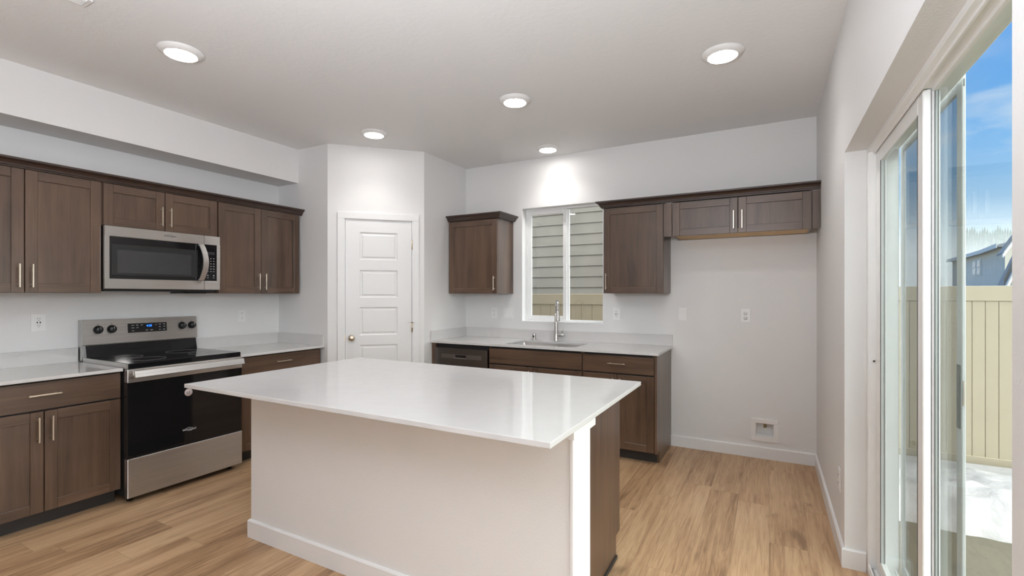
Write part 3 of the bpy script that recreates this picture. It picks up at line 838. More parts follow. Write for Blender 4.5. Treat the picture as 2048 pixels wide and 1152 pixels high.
for rw in range(6):
    for cl in range(3):
        x, z = 0.684 + cl * 0.023, 1.668 - rw * 0.021
        MB().box(x - 0.005, x + 0.005, 0.0018, 0.003, z - 0.0025, z + 0.0025, 'print').build('key', cp)
for x in (0.683, 0.730):
    MB().lathe([(0.006, 0), (0.006, 0.0012), (0, 0.0012)], (x, 0.003, 1.530), (0, -1, 0), 'print', 12).build('key', cp)
    MB().box(x - 0.006, x + 0.006, 0.0018, 0.003, 1.510, 1.514, 'print').build('key_label', cp)

# ------------------------------------------------------------------ island
IZ = 0.911
isl = thing('kitchen_island', 'white walled kitchen island with large white quartz top and brown end', 'kitchen island', (-1.64, 1.95, 0))
def I(mb, x0, x1, y0, y1, z0, z1, m, bev=0.0): return mb.box(x0 + 1.64, x1 + 1.64, y0 - 1.95, y1 - 1.95, z0, z1, m, bev, 2)
I(MB(), -2.668, -0.600, 1.362, 2.557, IZ - ST, IZ, 'quartz', 0.002).build('countertop', isl)
hwall = I(MB(), -2.590, -0.656, 1.675, 1.838, 0, IZ - ST - 0.001, 'wall').build('half_wall', isl)
hwall['label'] = 'painted textured half wall under the counter overhang'
mb = MB()
I(mb, -0.655, -0.643, 1.668, 1.862, 0, IZ - ST - 0.052, 'trim', 0.001)
I(mb, -0.655, -0.628, 1.640, 1.885, IZ - ST - 0.052, IZ - ST - 0.001, 'trim', 0.001)
e_ = mb.build('end_trim', isl); e_['label'] = 'bright white trim board capping the half wall end'
mb = MB()
mb.sweep([(-2.590 + 1.64, 1.838 - 1.95), (-2.590 + 1.64, 1.675 - 1.95), (-0.655 + 1.64, 1.675 - 1.95)][::1], [(a, z) for a, z in base_prof(0.100, 0.014)], 'trim')
mb.build('baseboard', isl)
mb = MB()
I(mb, -2.570, -0.722, 1.842, 2.500, 0.105, IZ - ST - 0.001, 'wood_v')
I(mb, -2.570, -0.722, 1.842, 2.440, 0.0, 0.105, 'kick')
mb.build('cabinet_body', isl)
pts = [(1.8395, 0.0), (2.440, 0.0), (2.440, 0.118), (2.498, 0.118), (2.498, IZ - ST - 0.001), (1.8395, IZ - ST - 0.001)]
e_ = MB().prism([(a - 1.95, z) for a, z in pts], -0.721 + 1.64, -0.702 + 1.64, 'x', 'wood_v').build('end_panel', isl)
e_['label'] = 'brown finished end panel'
I(MB(), -0.7015, -0.694, 1.866, 2.440, 0, 0.018, 'kick').build('shoe_molding', isl)
for k in range(4):
    a = -2.565 + k * 0.466
    mb = MB(); fr = 0.058; y0, y1 = 2.501, 2.520; z0, z1 = 0.112, IZ - ST - 0.012
    I(mb, a, a + fr, y0, y1, z0, z1, 'wood_v', 0.001); I(mb, a + 0.462 - fr, a + 0.462, y0, y1, z0, z1, 'wood_v', 0.001)
    I(mb, a + fr, a + 0.462 - fr, y0, y1, z0, z0 + fr, 'wood_h'); I(mb, a + fr, a + 0.462 - fr, y0, y1, z1 - fr, z1, 'wood_h')
    I(mb, a + fr, a + 0.462 - fr, y0, y1 - 0.01, z0 + fr, z1 - fr, 'wood_v')
    mb.build('door', isl)

# ------------------------------------------------------------------ ceiling lights and vent
lights = [((-3.045, 1.538), 'round ceiling light nearest the range and microwave'),
          ((-0.243, 3.072), 'round ceiling light nearest the sliding glass door'),
          ((-1.643, 3.087), 'round ceiling light in mid ceiling behind the island'),
          ((-3.075, 3.123), 'round ceiling light in front of the pantry door'),
          ((-1.897, 4.249), 'round ceiling light close above the sink window')]
first = None
for (x, y), lab in lights:
    if first is None:
        first = thing('ceiling_light', lab, 'ceiling light', (x, y, ZC), 0, 'round flush ceiling lights')
        MB().lathe([(0.119, -0.0005), (0.118, -0.006), (0.086, -0.024), (0.080, -0.024), (0.080, -0.018), (0.06, -0.0005)], (0, 0, 0), (0, 0, 1), 'bezel', 40).build('bezel', first)
        MB().lathe([(0.0795, -0.019), (0.0795, -0.0255), (0.0, -0.0265)], (0, 0, 0), (0, 0, 1), 'lens', 40).build('lens', first)
        sp_ = bpy.data.lights.new('downlight', 'SPOT'); sp_.energy = CAN_SPOT; sp_.spot_size = math.radians(125); sp_.spot_blend = 0.75
        sp_.shadow_soft_size = 0.06; sp_.color = (1.0, 0.97, 0.94)
        spo = bpy.data.objects.new('downlight', sp_); COL.objects.link(spo); spo.parent = first; spo.location = (0, 0, -0.045)
    else:
        o = copy_tree(first); o.location = (x, y, ZC); o['label'] = lab
v = thing('ceiling_vent', 'white ceiling vent whose corner shows at the top edge', 'vent', (-2.94, 0.93, ZC))
mb = MB().box(-0.05, 0.05, -0.14, 0.14, -0.008, -0.0005, 'bezel', 0.003, 1); mb.build('frame', v)
mb = MB()
for k in range(5): mb.box(-0.034 + k * 0.015, -0.026 + k * 0.015, -0.12, 0.12, -0.012, -0.008, 'bezel')
mb.build('louvres', v)

# ------------------------------------------------------------------ outlets, switches, water box
PG = 'white wall plates'
def plate(label, cat, loc, rz, kind, w=0.072, h=0.117):
    name = {'outlet': 'wall_outlet', 'usb': 'wall_outlet', 'switch': 'light_switch', 'double': 'light_switch', 'decor': 'wall_outlet'}[kind]
    p = thing(name, label, cat, loc, rz, PG)
    MB().box(-w / 2, w / 2, -0.006, -0.0005, -h / 2, h / 2, 'plate', 0.002, 2).build('cover_plate', p)
    mb = MB()
    if kind == 'outlet':
        for s_ in (-1, 1):
            mb2 = MB().lathe([(0.0165, 0), (0.0165, 0.0025), (0, 0.0025)], (0, -0.006, s_ * 0.020), (0, -1, 0), 'plate', 20)
            rc = mb2.build('receptacle', p)
            m3 = MB()
            for q in (-1, 1): m3.box(q * 0.006 - 0.0012, q * 0.006 + 0.0012, -0.0088, -0.0080, s_ * 0.020 + 0.001, s_ * 0.020 + 0.009, 'slot')
            m3.lathe([(0.0022, 0), (0.0022, 0.0006), (0, 0.0006)], (0, -0.0083, s_ * 0.020 - 0.007), (0, -1, 0), 'slot', 8)
            m3.build('slots', rc)
    elif kind in ('usb', 'decor'):
        rc = mb.box(-0.0165, 0.0165, -0.0085, -0.006, -0.034, 0.034, 'plate', 0.0008, 1).build('receptacle', p)
        m3 = MB()
        for s_ in (-1, 1):
            for q in (-1, 1): m3.box(q * 0.006 - 0.0012, q * 0.006 + 0.0012, -0.0092, -0.0084, s_ * 0.022 + 0.000, s_ * 0.022 + 0.008, 'slot')
            m3.lathe([(0.0024, 0), (0.0024, 0.0007), (0, 0.0007)], (0, -0.0085, s_ * 0.022 - 0.007 * s_ * s_), (0, -1, 0), 'slot', 8)
        if kind == 'usb':
            for q in (-1, 1): m3.box(q * 0.0075 - 0.003, q * 0.0075 + 0.003, -0.0092, -0.0084, -0.006, 0.006, 'slot')
        else:
            m3.box(-0.005, 0.005, -0.0092, -0.0084, -0.003, 0.003, 'plate')
        m3.build('slots', rc)
    elif kind == 'switch':
        mb.prism([(-0.006, -0.033), (-0.0105, -0.033), (-0.0070, 0.033), (-0.006, 0.033)], -0.0165, 0.0165, 'x', 'plate').build('rocker', p)
    elif kind == 'double':
        for s_ in (-1, 1):
            MB().prism([(-0.006, -0.033), (-0.0105, -0.033), (-0.0070, 0.033), (-0.006, 0.033)], s_ * 0.023 - 0.0165, s_ * 0.023 + 0.0165, 'x', 'plate').build('rocker', p)
    return p
plate('white outlet with charging ports on wall left of the range', 'outlet', (XL, 1.322, 1.184), PI / 2, 'usb', 0.076, 0.120)
plate('white outlet on range wall between range and pantry wall', 'outlet', (XL, 2.746, 1.176), PI / 2, 'decor')
plate('white outlet plate between pantry corner and the double switch', 'outlet', (-2.661, YB, 1.176), 0, 'decor')
plate('wide white double switch plate at the window corner', 'light switch', (-2.488, YB, 1.174), 0, 'double', 0.118, 0.117)
plate('white outlet with dark slots just right of sink window', 'outlet', (-1.296, YB, 1.188), 0, 'usb')
plate('blank looking white switch plate between sink counter and fridge space', 'light switch', (-0.689, YB, 1.200), 0, 'switch')
plate('white outlet in the empty fridge space above the water box', 'outlet', (-0.177, YB, 1.196), 0, 'outlet')
plate('white outlet low on the wall beside the sliding door', 'outlet', (XR, 3.078, 0.385), -PI / 2, 'decor')

wb = thing('water_box', 'white recessed water supply box low in the fridge space', 'water box', (-0.034, YB, 0.238))
mb = MB()
mb.box(-0.102, 0.102, -0.012, -0.0005, 0.056, 0.094, 'plate', 0.002, 1).box(-0.102, 0.102, -0.012, -0.0005, -0.094, -0.054, 'plate', 0.002, 1)
mb.box(-0.102, -0.068, -0.012, -0.0005, -0.054, 0.056, 'plate').box(0.068, 0.102, -0.012, -0.0005, -0.054, 0.056, 'plate')
mb.build('frame', wb)
# inner walls of the recess sit inside the flange
mb = MB()
mb.box(-0.0675, 0.0675, 0.080, 0.0845, -0.0535, 0.0555, 'plate')
mb.box(-0.0675, -0.064, 0.0, 0.080, -0.0535, 0.0555, 'plate').box(0.064, 0.0675, 0.0, 0.080, -0.0535, 0.0555, 'plate')
mb.box(-0.064, 0.064, 0.0, 0.080, -0.0535, -0.050, 'plate').box(-0.064, 0.064, 0.0, 0.080, 0.052, 0.0555, 'plate')
mb.build('recess', wb)
vl = MB().lathe([(0.010, 0), (0.010, 0.012), (0.006, 0.014), (0.006, 0.030), (0.009, 0.031), (0.009, 0.040), (0, 0.041)], (0, 0.040, 0.052), (0, 0, -1), 'brass', 14).build('valve', wb)
MB().lathe([(0.012, 0), (0.012, 0.006), (0, 0.007)], (0.004, 0.034, 0.032), (0.2, -1, 0), 'brass', 12).build('valve_handle', vl)

# ------------------------------------------------------------------ sink window
w = thing('window_1', 'white sliding window above the kitchen sink', 'window', ((WX0 + WX1) / 2, YB, 0)); w['kind'] = 'structure'
hx = (WX1 - WX0) / 2; ya, ybk = 0.100, 0.165
mb = MB(); F = 0.026
mb.box(-hx, -hx + F, ya, ybk, WZ0, WZ1, 'vinyl', 0.002, 1).box(hx - F, hx, ya, ybk, WZ0, WZ1, 'vinyl', 0.002, 1)
mb.box(-hx + F, hx - F, ya, ybk, WZ0, WZ0 + F, 'vinyl', 0.002, 1).box(-hx + F, hx - F, ya, ybk, WZ1 - F, WZ1, 'vinyl', 0.002, 1)
mb.build('window_frame', w)
mb = MB(); L0, L1 = -hx + F, 0.022; s_ = 0.040; y0, y1 = ya + 0.006, ya + 0.030
mb.box(L0, L0 + s_, y0, y1, WZ0 + F, WZ1 - F, 'vinyl', 0.002, 1).box(L1 - s_, L1, y0, y1, WZ0 + F, WZ1 - F, 'vinyl', 0.002, 1)
mb.box(L0 + s_, L1 - s_, y0, y1, WZ0 + F, WZ0 + F + s_, 'vinyl', 0.002, 1).box(L0 + s_, L1 - s_, y0, y1, WZ1 - F - s_, WZ1 - F, 'vinyl', 0.002, 1)
sash = mb.build('sash', w)
MB().box(L0 + s_ - 0.003, L1 - s_ + 0.003, y0 + 0.010, y0 + 0.014, WZ0 + F + s_ - 0.003, WZ1 - F - s_ + 0.003, 'winglass').build('pane', sash)
MB().box(L1 - 0.012, L1 - 0.002, y0 - 0.012, y0, 1.62, 1.70, 'vinyl', 0.003, 1).build('latch', sash)
mb = MB(); y0, y1 = ya + 0.034, ya + 0.058
mb.box(-0.012, 0.040, y0, y1, WZ0 + F, WZ1 - F, 'vinyl', 0.002, 1)
fs = mb.build('meeting_stile', w)
MB().box(0.036, hx - F + 0.002, y0 + 0.008, y0 + 0.012, WZ0 + F - 0.002, WZ1 - F + 0.002, 'winglass').build('pane', fs)
MB().box(-hx + 0.001, hx - 0.001, -0.004, ya, WZ0 - 0.0005, WZ0 + 0.010, 'trim').build('window_sill', w)
mb = MB().box(-hx + 0.0005, -hx + 0.008, 0.001, ya, WZ0 + 0.010, WZ1 - 0.001, 'trim').box(hx - 0.008, hx - 0.0005, 0.001, ya, WZ0 + 0.010, WZ1 - 0.001, 'trim')
mb.box(-hx + 0.008, hx - 0.008, 0.001, ya, WZ1 - 0.008, WZ1 - 0.0005, 'trim').build('window_liner', w)

# ------------------------------------------------------------------ sliding glass door
sd_ = thing('door_2', 'white framed sliding glass door to the snowy yard', 'door', (0, 0, 0)); sd_['kind'] = 'structure'
FX0, FX1 = 0.425, 0.545; FW = 0.040; HZ = 2.068
mb = MB()
mb.box(FX0, FX1, DY1 - FW, DY1, 0.0, DZ1, 'vinyl', 0.002, 1).box(FX0, FX1, DY0, DY0 + FW, 0.0, DZ1, 'vinyl', 0.002, 1)
mb.box(FX0, FX1, DY0 + FW, DY1 - FW, HZ, DZ1, 'vinyl', 0.002, 1)
mb.box(FX0 + 0.020, FX0 + 0.026, DY0 + FW, DY1 - FW, HZ - 0.010, HZ, 'vinyl')
fr_ = mb.build('door_frame', sd_)
mb = MB().box(FX0, FX1, DY0 + FW, DY1 - FW, 0.0, 0.036, 'vinyl')
for x in (FX0 + 0.001, FX0 + 0.062, FX0 + 0.105): mb.box(x, x + 0.006, DY0 + FW, DY1 - FW, 0.036, 0.056, 'vinyl')
mb.box(FX0 + 0.016, FX0 + 0.020, DY0 + FW, DY1 - FW, 0.036, 0.042, 'steel')
mb.build('sill_track', sd_)
MB().lathe([(0.010, 0), (0.010, 0.004), (0.006, 0.005), (0.0058, 0.002), (0, 0.002)], (0.449, DY1 - FW, 1.050), (0, -1, 0), 'plate', 16).lathe([(0.005, 0.0021), (0, 0.0022)], (0.449, DY1 - FW, 1.050), (0, -1, 0), 'slot', 12).build('frame_screw', fr_)
def panel(name, x0, x1, y0, y1, sy0, sy1, bot=0.082, top=0.066):
    mb = MB(); za, zb = 0.040, HZ - 0.002
    mb.box(x0, x1, y0, y0 + sy0, za, zb, 'vinyl', 0.003, 1).box(x0, x1, y1 - sy1, y1, za, zb, 'vinyl', 0.003, 1)
    mb.box(x0, x1, y0 + sy0, y1 - sy1, za, za + bot, 'vinyl', 0.003, 1).box(x0, x1, y0 + sy0, y1 - sy1, zb - top, zb, 'vinyl', 0.003, 1)
    p_ = mb.build(name, sd_)
    xm = (x0 + x1) / 2
    MB().box(xm - 0.010, xm - 0.005, y0 + sy0 - 0.004, y1 - sy1 + 0.004, za + bot - 0.004, zb - top + 0.004, 'glass').build('pane', p_)
    g_ = MB(); q = 0.006
    for xx in (xm - 0.0115, xm + 0.004):
        g_.box(xx, xx + 0.002, y0 + sy0 - 0.001, y0 + sy0 + q, za + bot, zb - top, 'gasket').box(xx, xx + 0.002, y1 - sy1 - q, y1 - sy1 + 0.001, za + bot, zb - top, 'gasket')
    g_.build('gasket', p_)
    return p_
panel('door_panel', 0.457, 0.479, 2.077, DY1 - FW - 0.003, 0.062, 0.098)
# fixed pane of the near half, held by a slim bead straight in the frame
mb = MB(); y0, y1, za, zb, bd = DY0 + FW, 2.110, 0.056, HZ, 0.013
mb.box(0.482, 0.502, y0, y0 + bd, za, zb, 'vinyl').box(0.482, 0.502, y1 - 0.035, y1, za, zb, 'vinyl')
mb.box(0.482, 0.502, y0 + bd, y1 - 0.035, za, za + bd, 'vinyl').box(0.482, 0.502, y0 + bd, y1 - 0.035, zb - bd, zb, 'vinyl')
fp = mb.build('fixed_panel', sd_)
MB().box(0.490, 0.495, y0 + bd - 0.004, y1 - 0.031, za + bd - 0.004, zb - bd + 0.004, 'glass').build('pane', fp)
mb = MB(); 
for xx in (0.487, 0.496): mb.box(xx, xx + 0.002, y1 - 0.041, y1 - 0.034, za + bd, zb - bd, 'gasket')
mb.build('gasket', fp)
# insect screen, parked over the far panel on the outside
mb = MB(); x0, x1, y0, y1 = 0.556, 0.566, 2.074, DY1 - 0.01
mb.box(x0, x1, y0, y0 + 0.050, 0.04, DZ1 + 0.012, 'screen_alu', 0.002, 1).box(x0, x1, y1 - 0.05, y1, 0.04, DZ1 + 0.012, 'screen_alu', 0.002, 1)
mb.box(x0, x1, y0 + 0.05, y1 - 0.05, 0.04, 0.09, 'screen_alu').box(x0, x1, y0 + 0.05, y1 - 0.05, DZ1 - 0.04, DZ1 + 0.012, 'screen_alu')
sc_ = mb.build('screen_frame', sd_)
MB().box(x0 + 0.0045, x0 + 0.005, y0 + 0.045, y1 - 0.045, 0.085, DZ1 - 0.035, 'screen').build('screen_mesh', sc_)
mb = MB().box(x0 + 0.003, x1 - 0.003, y0 - 0.004, y0, 1.01, 1.09, 'nickel').box(x0 - 0.004, x0, y0 + 0.012, y0 + 0.036, 0.93, 1.14, 'gasket')
mb.build('screen_latch', sc_)
MB().box(x0 + 0.004, x1 - 0.004, y0 - 0.004, y0, DZ1 - 0.035, DZ1 - 0.012, 'gasket').build('screen_roller', sc_)
# outside casing so the wall edge reads from the yard
mb = MB().box(XR + WT, XR + WT + 0.02, DY1, DY1 + 0.09, -0.1, DZ1 + 0.09, 'white').box(XR + WT, XR + WT + 0.02, DY0 - 0.09, DY0, -0.1, DZ1 + 0.09, 'white').box(XR + WT, XR + WT + 0.02, DY0, DY1, DZ1, DZ1 + 0.09, 'white')
struct(mb.build('trim_1'), 'white casing around the outside of the sliding door', 'trim')

# ------------------------------------------------------------------ yard
GZ = -0.25
o = MB().box(XR + WT, 140, -60, 230, GZ - 0.2, GZ, 'ground').box(-80, XR + WT, YB + WT, 230, GZ - 0.2, GZ, 'ground').build('ground')
struct(o, 'olive grey ground of the yard outside', 'ground')
mb = MB().box(XL - 0.1, XR + WT, FRONT_Y - 0.15, YB + WT, GZ, -0.061, 'gap')
struct(mb.build('trim_2'), 'foundation under the house floor', 'foundation')

def fence(label, x0, x1, y, ztop, mat, nb, bw, off):
    f_ = thing('fence', label, 'fence', ((x0 + x1) / 2, y, GZ), 0, 'tan vinyl fence sections')
    cx_ = (x0 + x1) / 2; H = ztop - GZ
    mb = MB()
    x = x0 - cx_ + off
    while x < x1 - cx_:
        a, b_ = max(x, x0 - cx_), min(x + bw, x1 - cx_)
        g_ = 0.004
        if b_ - a > 3 * g_:
            mb.prism([(a, 0.007), (a + g_, 0), (b_ - g_, 0), (b_, 0.007), (b_, 0.03), (a, 0.03)], 0.09, H - 0.13, 'z', mat)
        x += bw
    mb.build('boards', f_)
    MB().box(x0 - cx_, x1 - cx_, -0.012, 0.045, H - 0.142, H, mat, 0.004, 1).build('top_rail', f_)
    MB().box(x0 - cx_, x1 - cx_, -0.012, 0.045, -0.03, 0.110, mat, 0.004, 1).build('bottom_rail', f_)
    for xx in (x0, x1):
        p_ = MB().box(xx - cx_ - 0.06, xx - cx_ + 0.06, -0.045, 0.075, 0, H + 0.03, mat, 0.004, 1).build('post', f_)
        MB().prism([(-0.07 + xx - cx_, H + 0.03), (0.07 + xx - cx_, H + 0.03), (xx - cx_, H + 0.09)], -0.055, 0.085, 'y', mat).build('post_cap', p_)
    return f_
fence('tan vinyl fence section behind the snow outside the sliding door', 0.50, 3.10, 6.0, 1.457, 'fence', 0, 0.0925, 0.070)
fence('tan vinyl fence section seen through the sink window', -4.6, -0.2, 6.0, 1.386, 'fence2', 0, 0.149, 0.02)

# snow bank
t_ = bmesh.new(); nx, ny = 90, 60; rows = []
for j in range(ny + 1):
    row = []
    for i in range(nx + 1):
        x = 0.62 + 3.2 * i / nx; v_ = j / ny
        edge = 4.30 - 0.18 * (x - 1.2) + 0.10 * noise.noise(Vector((x * 3.1, 1.7, 0))) + 0.05 * noise.noise(Vector((x * 9, 4.2, 0)))
        y = edge + (5.93 - edge) * v_
        p = Vector((x * 2.4, y * 2.4, 0.3))
        h = (0.13 * min(1, (v_ / 0.16)) ** 0.55 + 0.06 * math.sin(PI * min(1, v_ * 1.1))) * (1 - 0.80 * v_ ** 3)
        h += (0.08 * noise.noise(p) + 0.05 * noise.noise(p * 2.3) + 0.03 * noise.noise(p * 5.1)) * min(1, v_ / 0.12) * (1 - 0.85 * v_ ** 2)
        h = max(h, 0.004 + 0.05 * v_)
        if j == 0: h = -0.01
        row.append(t_.verts.new((x, y, GZ + h)))
    rows.append(row)
for j in range(ny):
    for i in range(nx):
        t_.faces.new((rows[j][i], rows[j][i + 1], rows[j + 1][i + 1], rows[j + 1][i]))
bmesh.ops.recalc_face_normals(t_, faces=t_.faces)
mb = MB(); mb._add(t_, 'snow', True); o = mb.build('snow_bank')
tag(o, 'lumpy white snow bank against the tan fence outside', 'snow', kind='stuff')

# neighbour's house behind the sink window
nb_ = thing('neighbouring_house', 'grey lap sided house close outside the sink window', 'house', (-3.5, 7.8, GZ))
mb = MB(); ex = 0.184; z = 0.1; 
while z < 5.6:
    mb.prism([(-0.022, z), (0.0, z + ex + 0.02), (0.03, z + ex + 0.02), (0.03, z)], -5, 3.1, 'x', 'siding'); z += ex
mb.build('siding_wall', nb_)
MB().box(-5, 3.1, 0.03, 5.0, 0, 5.7, 'siding').build('wall_core', nb_)
MB().prism([(-0.5, 5.65), (2.5, 7.1), (5.5, 5.65), (5.5, 5.5), (2.5, 6.9), (-0.5, 5.5)], -5.3, 3.4, 'x', 'roof').build('roof', nb_)
MB().box(3.1, 3.2, -0.03, 0.1, 0, 5.65, 'white').build('corner_board', nb_)

# far houses; local frame: x to the image right, y away
def far(d, px): 
    r_ = (px - 1024) / 951.76 * d
    return Vector((-math.sin(YAW) * d + math.cos(YAW) * r_, math.cos(YAW) * d + math.sin(YAW) * r_))
def wall_seg(mb, A, B, z0, z1, m, th=0.25, laps=True):
    d = (B - A); L = d.length; d.normalize(); n_ = Vector((-d.y, d.x))
    if n_.dot(A) < 0: n_ = -n_
    def quad(p0, p1, za, zb, off):
        return [(p0.x + n_.x * off, p0.y + n_.y * off, za), (p1.x + n_.x * off, p1.y + n_.y * off, za), (p1.x + n_.x * off, p1.y + n_.y * off, zb), (p0.x + n_.x * off, p0.y + n_.y * off, zb)]
    t_ = bmesh.new()
    step = 0.20 if laps else (z1 - z0)
    z = z0
    while z < z1 - 1e-6:
        zt = min(z + step, z1)
        f0 = [(A.x - n_.x * 0.015, A.y - n_.y * 0.015, z), (B.x - n_.x * 0.015, B.y - n_.y * 0.015, z), (B.x, B.y, zt), (A.x, A.y, zt)]
        bk = quad(A, B, z, zt, th)
        vs = [t_.verts.new(p) for p in f0] + [t_.verts.new(p) for p in bk]
        for q in ((0, 1, 2, 3), (7, 6, 5, 4), (0, 4, 5, 1), (1, 5, 6, 2), (2, 6, 7, 3), (3, 7, 4, 0)):
            t_.faces.new([vs[k] for k in q])
        z = zt
    bmesh.ops.recalc_face_normals(t_, faces=t_.faces)
    mb._add(t_, m)
    return d, n_
h1 = thing('house', 'distant pale two storey house with white paired window beyond the fence', 'house', (0, 0, 0), 0, 'houses beyond the fence')
A, Cn, B = far(56.0, 1905), far(44.0, 1974), far(38.0, 2012)
EZ = 1.372 + (589.96 - 505) / 951.76 * 44.0
mb = MB(); d1, n1 = wall_seg(mb, A, Cn, GZ, EZ, 'house', 6.6); mb.build('window_wall', h1)
mb = MB(); d2, n2 = wall_seg(mb, Cn, B, GZ, EZ, 'house', 6.6); mb.build('plain_wall', h1)
W0 = far(46.6, 1955)
# window in the left wall: placed along the wall direction where the two sashes show
tt = None
best = min((abs(((lambda P: 1024 + 951.76 * (P.x * math.cos(YAW) + P.y * math.sin(YAW)) / (-P.x * math.sin(YAW) + P.y * math.cos(YAW)))(A + d1 * s_)) - 1955), s_) for s_ in [k * 0.05 for k in range(0, 600)])
Pw = A + d1 * best[1]
dw = -Pw.x * math.sin(YAW) + Pw.y * math.cos(YAW)
wz1 = 1.372 + (590 - 519) / 951.76 * dw; wz0 = 1.372 + (590 - 552) / 951.76 * dw
for k, s_ in enumerate((-0.85, 0.85)):
    mbw = MB(); wall_seg(mbw, Pw + d1 * (s_ - 0.8) - n1 * 0.06, Pw + d1 * (s_ + 0.8) - n1 * 0.06, wz0, wz1, 'white', 0.04, False); wf = mbw.build('window_frame', h1)
    mbw = MB(); wall_seg(mbw, Pw + d1 * (s_ - 0.58) - n1 * 0.09, Pw + d1 * (s_ + 0.58) - n1 * 0.09, wz0 + 0.15, (wz0 + wz1) / 2 - 0.05, 'pane', 0.03, False); mbw.build('pane', wf)
    mbw = MB(); wall_seg(mbw, Pw + d1 * (s_ - 0.58) - n1 * 0.09, Pw + d1 * (s_ + 0.58) - n1 * 0.09, (wz0 + wz1) / 2 + 0.05, wz1 - 0.15, 'pane', 0.03, False); mbw.build('pane', wf)
def roof_block(mb, P, Q, n_, z, over, rise, depth, m):
    # ridged roof: eave, ridge, eave, closed at both gable ends
    t_ = bmesh.new()
    sec = [(-over, z - 0.05), (-over, z + 0.13), (depth / 2, z + rise), (depth + over, z + 0.13), (depth + over, z - 0.05)]
    a = [t_.verts.new((P.x + n_.x * q, P.y + n_.y * q, h)) for q, h in sec]
    c_ = [t_.verts.new((Q.x + n_.x * q, Q.y + n_.y * q, h)) for q, h in sec]
    t_.faces.new(a); t_.faces.new(c_[::-1])
    for k in range(5): t_.faces.new((a[k], c_[k], c_[(k + 1) % 5], a[(k + 1) % 5]))
    bmesh.ops.recalc_face_normals(t_, faces=t_.faces); mb._add(t_, m)
mb = MB(); roof_block(mb, A, Cn, n1, EZ, 0.5, 1.2, 6.6, 'roof'); roof_block(mb, Cn, B, n2, EZ, 0.5, 1.2, 6.6, 'roof'); mb.build('roof', h1)
mb = MB(); wall_seg(mb, A - n1 * 0.55, Cn - n1 * 0.55, EZ - 0.12, EZ + 0.22, 'white', 0.04, False); wall_seg(mb, Cn - n2 * 0.55, B - n2 * 0.55, EZ - 0.12, EZ + 0.22, 'white', 0.04, False); mb.build('fascia', h1)
pv = Pw + n1 * 3.0
MB().lathe([(0.12, 0), (0.12, 1.0)], (pv.x, pv.y, EZ + 0.75), (0, 0, 1), 'pane', 8).build('vent_pipe', h1)

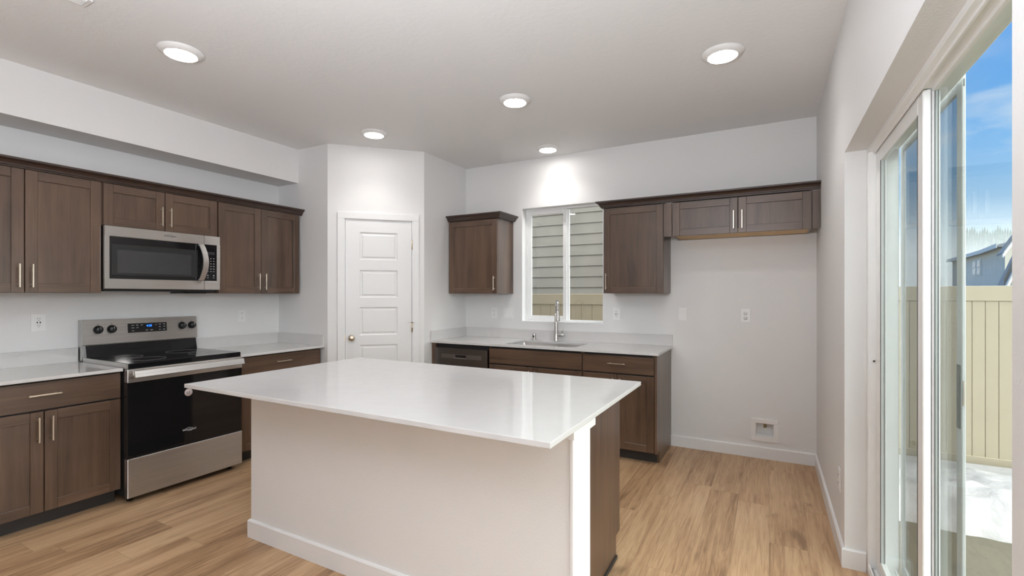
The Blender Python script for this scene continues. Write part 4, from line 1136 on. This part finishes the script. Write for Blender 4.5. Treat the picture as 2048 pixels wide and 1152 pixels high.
def gable(label, d, pxl, pxr, peak_h, eave_h, mat):
    g_ = thing('house', label, 'house', (0, 0, 0), 0, 'houses beyond the fence')
    L_, R_ = far(d, pxl), far(d, pxr); dd = (R_ - L_); w_ = dd.length; dd.normalize(); nn = Vector((-dd.y, dd.x))
    if nn.dot(L_) < 0: nn = -nn
    sight = (L_ + dd * 0.8).normalized()             # the block runs back along the lot line, away from the fence
    def P3(s_, z, off):
        p = L_ + dd * s_ + (sight if off > 0 else nn) * off; return (p.x, p.y, z)
    t_ = bmesh.new()
    pol = [(0.6, GZ), (w_ - 0.6, GZ), (w_ - 0.6, eave_h), (w_ / 2, peak_h), (0.6, eave_h)]
    a = [t_.verts.new(P3(s_, z, 0)) for s_, z in pol]; b2 = [t_.verts.new(P3(s_, z, 2.0)) for s_, z in pol]
    t_.faces.new(a); t_.faces.new(b2[::-1])
    for k in range(5): t_.faces.new((a[k], b2[k], b2[(k + 1) % 5], a[(k + 1) % 5]))
    bmesh.ops.recalc_face_normals(t_, faces=t_.faces); mb = MB(); mb._add(t_, mat); mb.build('gable_wall', g_)
    sl = (peak_h - eave_h) / (w_ / 2 - 0.6)
    for nm, off0, off1, zo, th, m_ in (('bargeboard', -0.45, -0.38, 0.0, 0.26, 'white'), ('roof', -0.5, 2.3, 0.26, 0.14, 'roof')):
        mb = MB()
        for side in (0, 1):
            s0 = 0.0 if side == 0 else w_; z0_ = eave_h - 0.6 * sl
            t_ = bmesh.new()
            q = [(s0, z0_ + zo), (w_ / 2, peak_h + zo), (w_ / 2, peak_h + zo + th), (s0, z0_ + zo + th)]
            a = [t_.verts.new(P3(s_, z, off0)) for s_, z in q]; b2 = [t_.verts.new(P3(s_, z, off1)) for s_, z in q]
            t_.faces.new(a); t_.faces.new(b2[::-1])
            for k in range(4): t_.faces.new((a[k], b2[k], b2[(k + 1) % 4], a[(k + 1) % 4]))
            bmesh.ops.recalc_face_normals(t_, faces=t_.faces); mb._add(t_, m_)
        mb.build(nm, g_)
    return g_
def zz(d, y): return 1.372 + (589.96 - y) / 951.76 * d
gable('distant cream gable beside the pale two storey house', 34.0, 1993, 2120, zz(34, 432), zz(34, 494), 'house2')
gable('lower blue grey gable with white bargeboard just above the fence', 24.0, 1984, 2104, zz(24, 482), zz(24, 556), 'house3')

# conifers in mist
mis = None
random.seed(11)
for k in range(25):
    px = 1919 + k * 5.1 + random.uniform(-0.5, 0.5)
    dd = (166, 176, 186, 171, 181)[k % 5]
    p = far(dd, px); hgt = zz(dd, 457 + random.uniform(-6, 5)) - GZ
    mb = MB(); nl = 11
    prof = [(0.28, 0), (0.28, hgt * 0.06)]
    for j in range(nl):
        u0, u1 = 0.06 + 0.94 * j / nl, 0.06 + 0.94 * (j + 1) / nl
        w_ = 2.0 * random.uniform(0.8, 1.0)
        prof += [(w_ * (1 - u0) ** 0.7 + 0.12, hgt * u0), (w_ * (1 - u1) ** 0.7 * 0.72 + 0.02, hgt * u1)]
    prof.append((0, hgt + 0.3))
    o = MB().lathe(prof, (0, 0, 0), (0, 0, 1), 'conifer', 9, False).build('conifer_tree', loc=(p.x, p.y, GZ))
    tag(o, 'hazy conifer in the misty treeline beyond the houses', 'tree', 'hazy conifers in the far treeline')
# mist bank between houses and trees
m, t, b = new_mat('mist'); t.nodes.remove(b)
vs = N(t, 'ShaderNodeVolumeScatter'); vs.inputs['Color'].default_value = (0.37, 0.375, 0.37, 1); vs.inputs['Density'].default_value = 0.023
vs.inputs['Anisotropy'].default_value = 0.0
t.links.new(vs.outputs[0], t.nodes['Material Output'].inputs['Volume']); M['mist'] = m
cm = far(112, 1985)
o = MB().box(-75, 75, -46, 46, 0.02, 15.5, 'mist').build('mist_bank', loc=(cm.x, cm.y, GZ), rz=YAW)
tag(o, 'pale mist veiling the treeline beyond the houses', 'mist', kind='stuff')
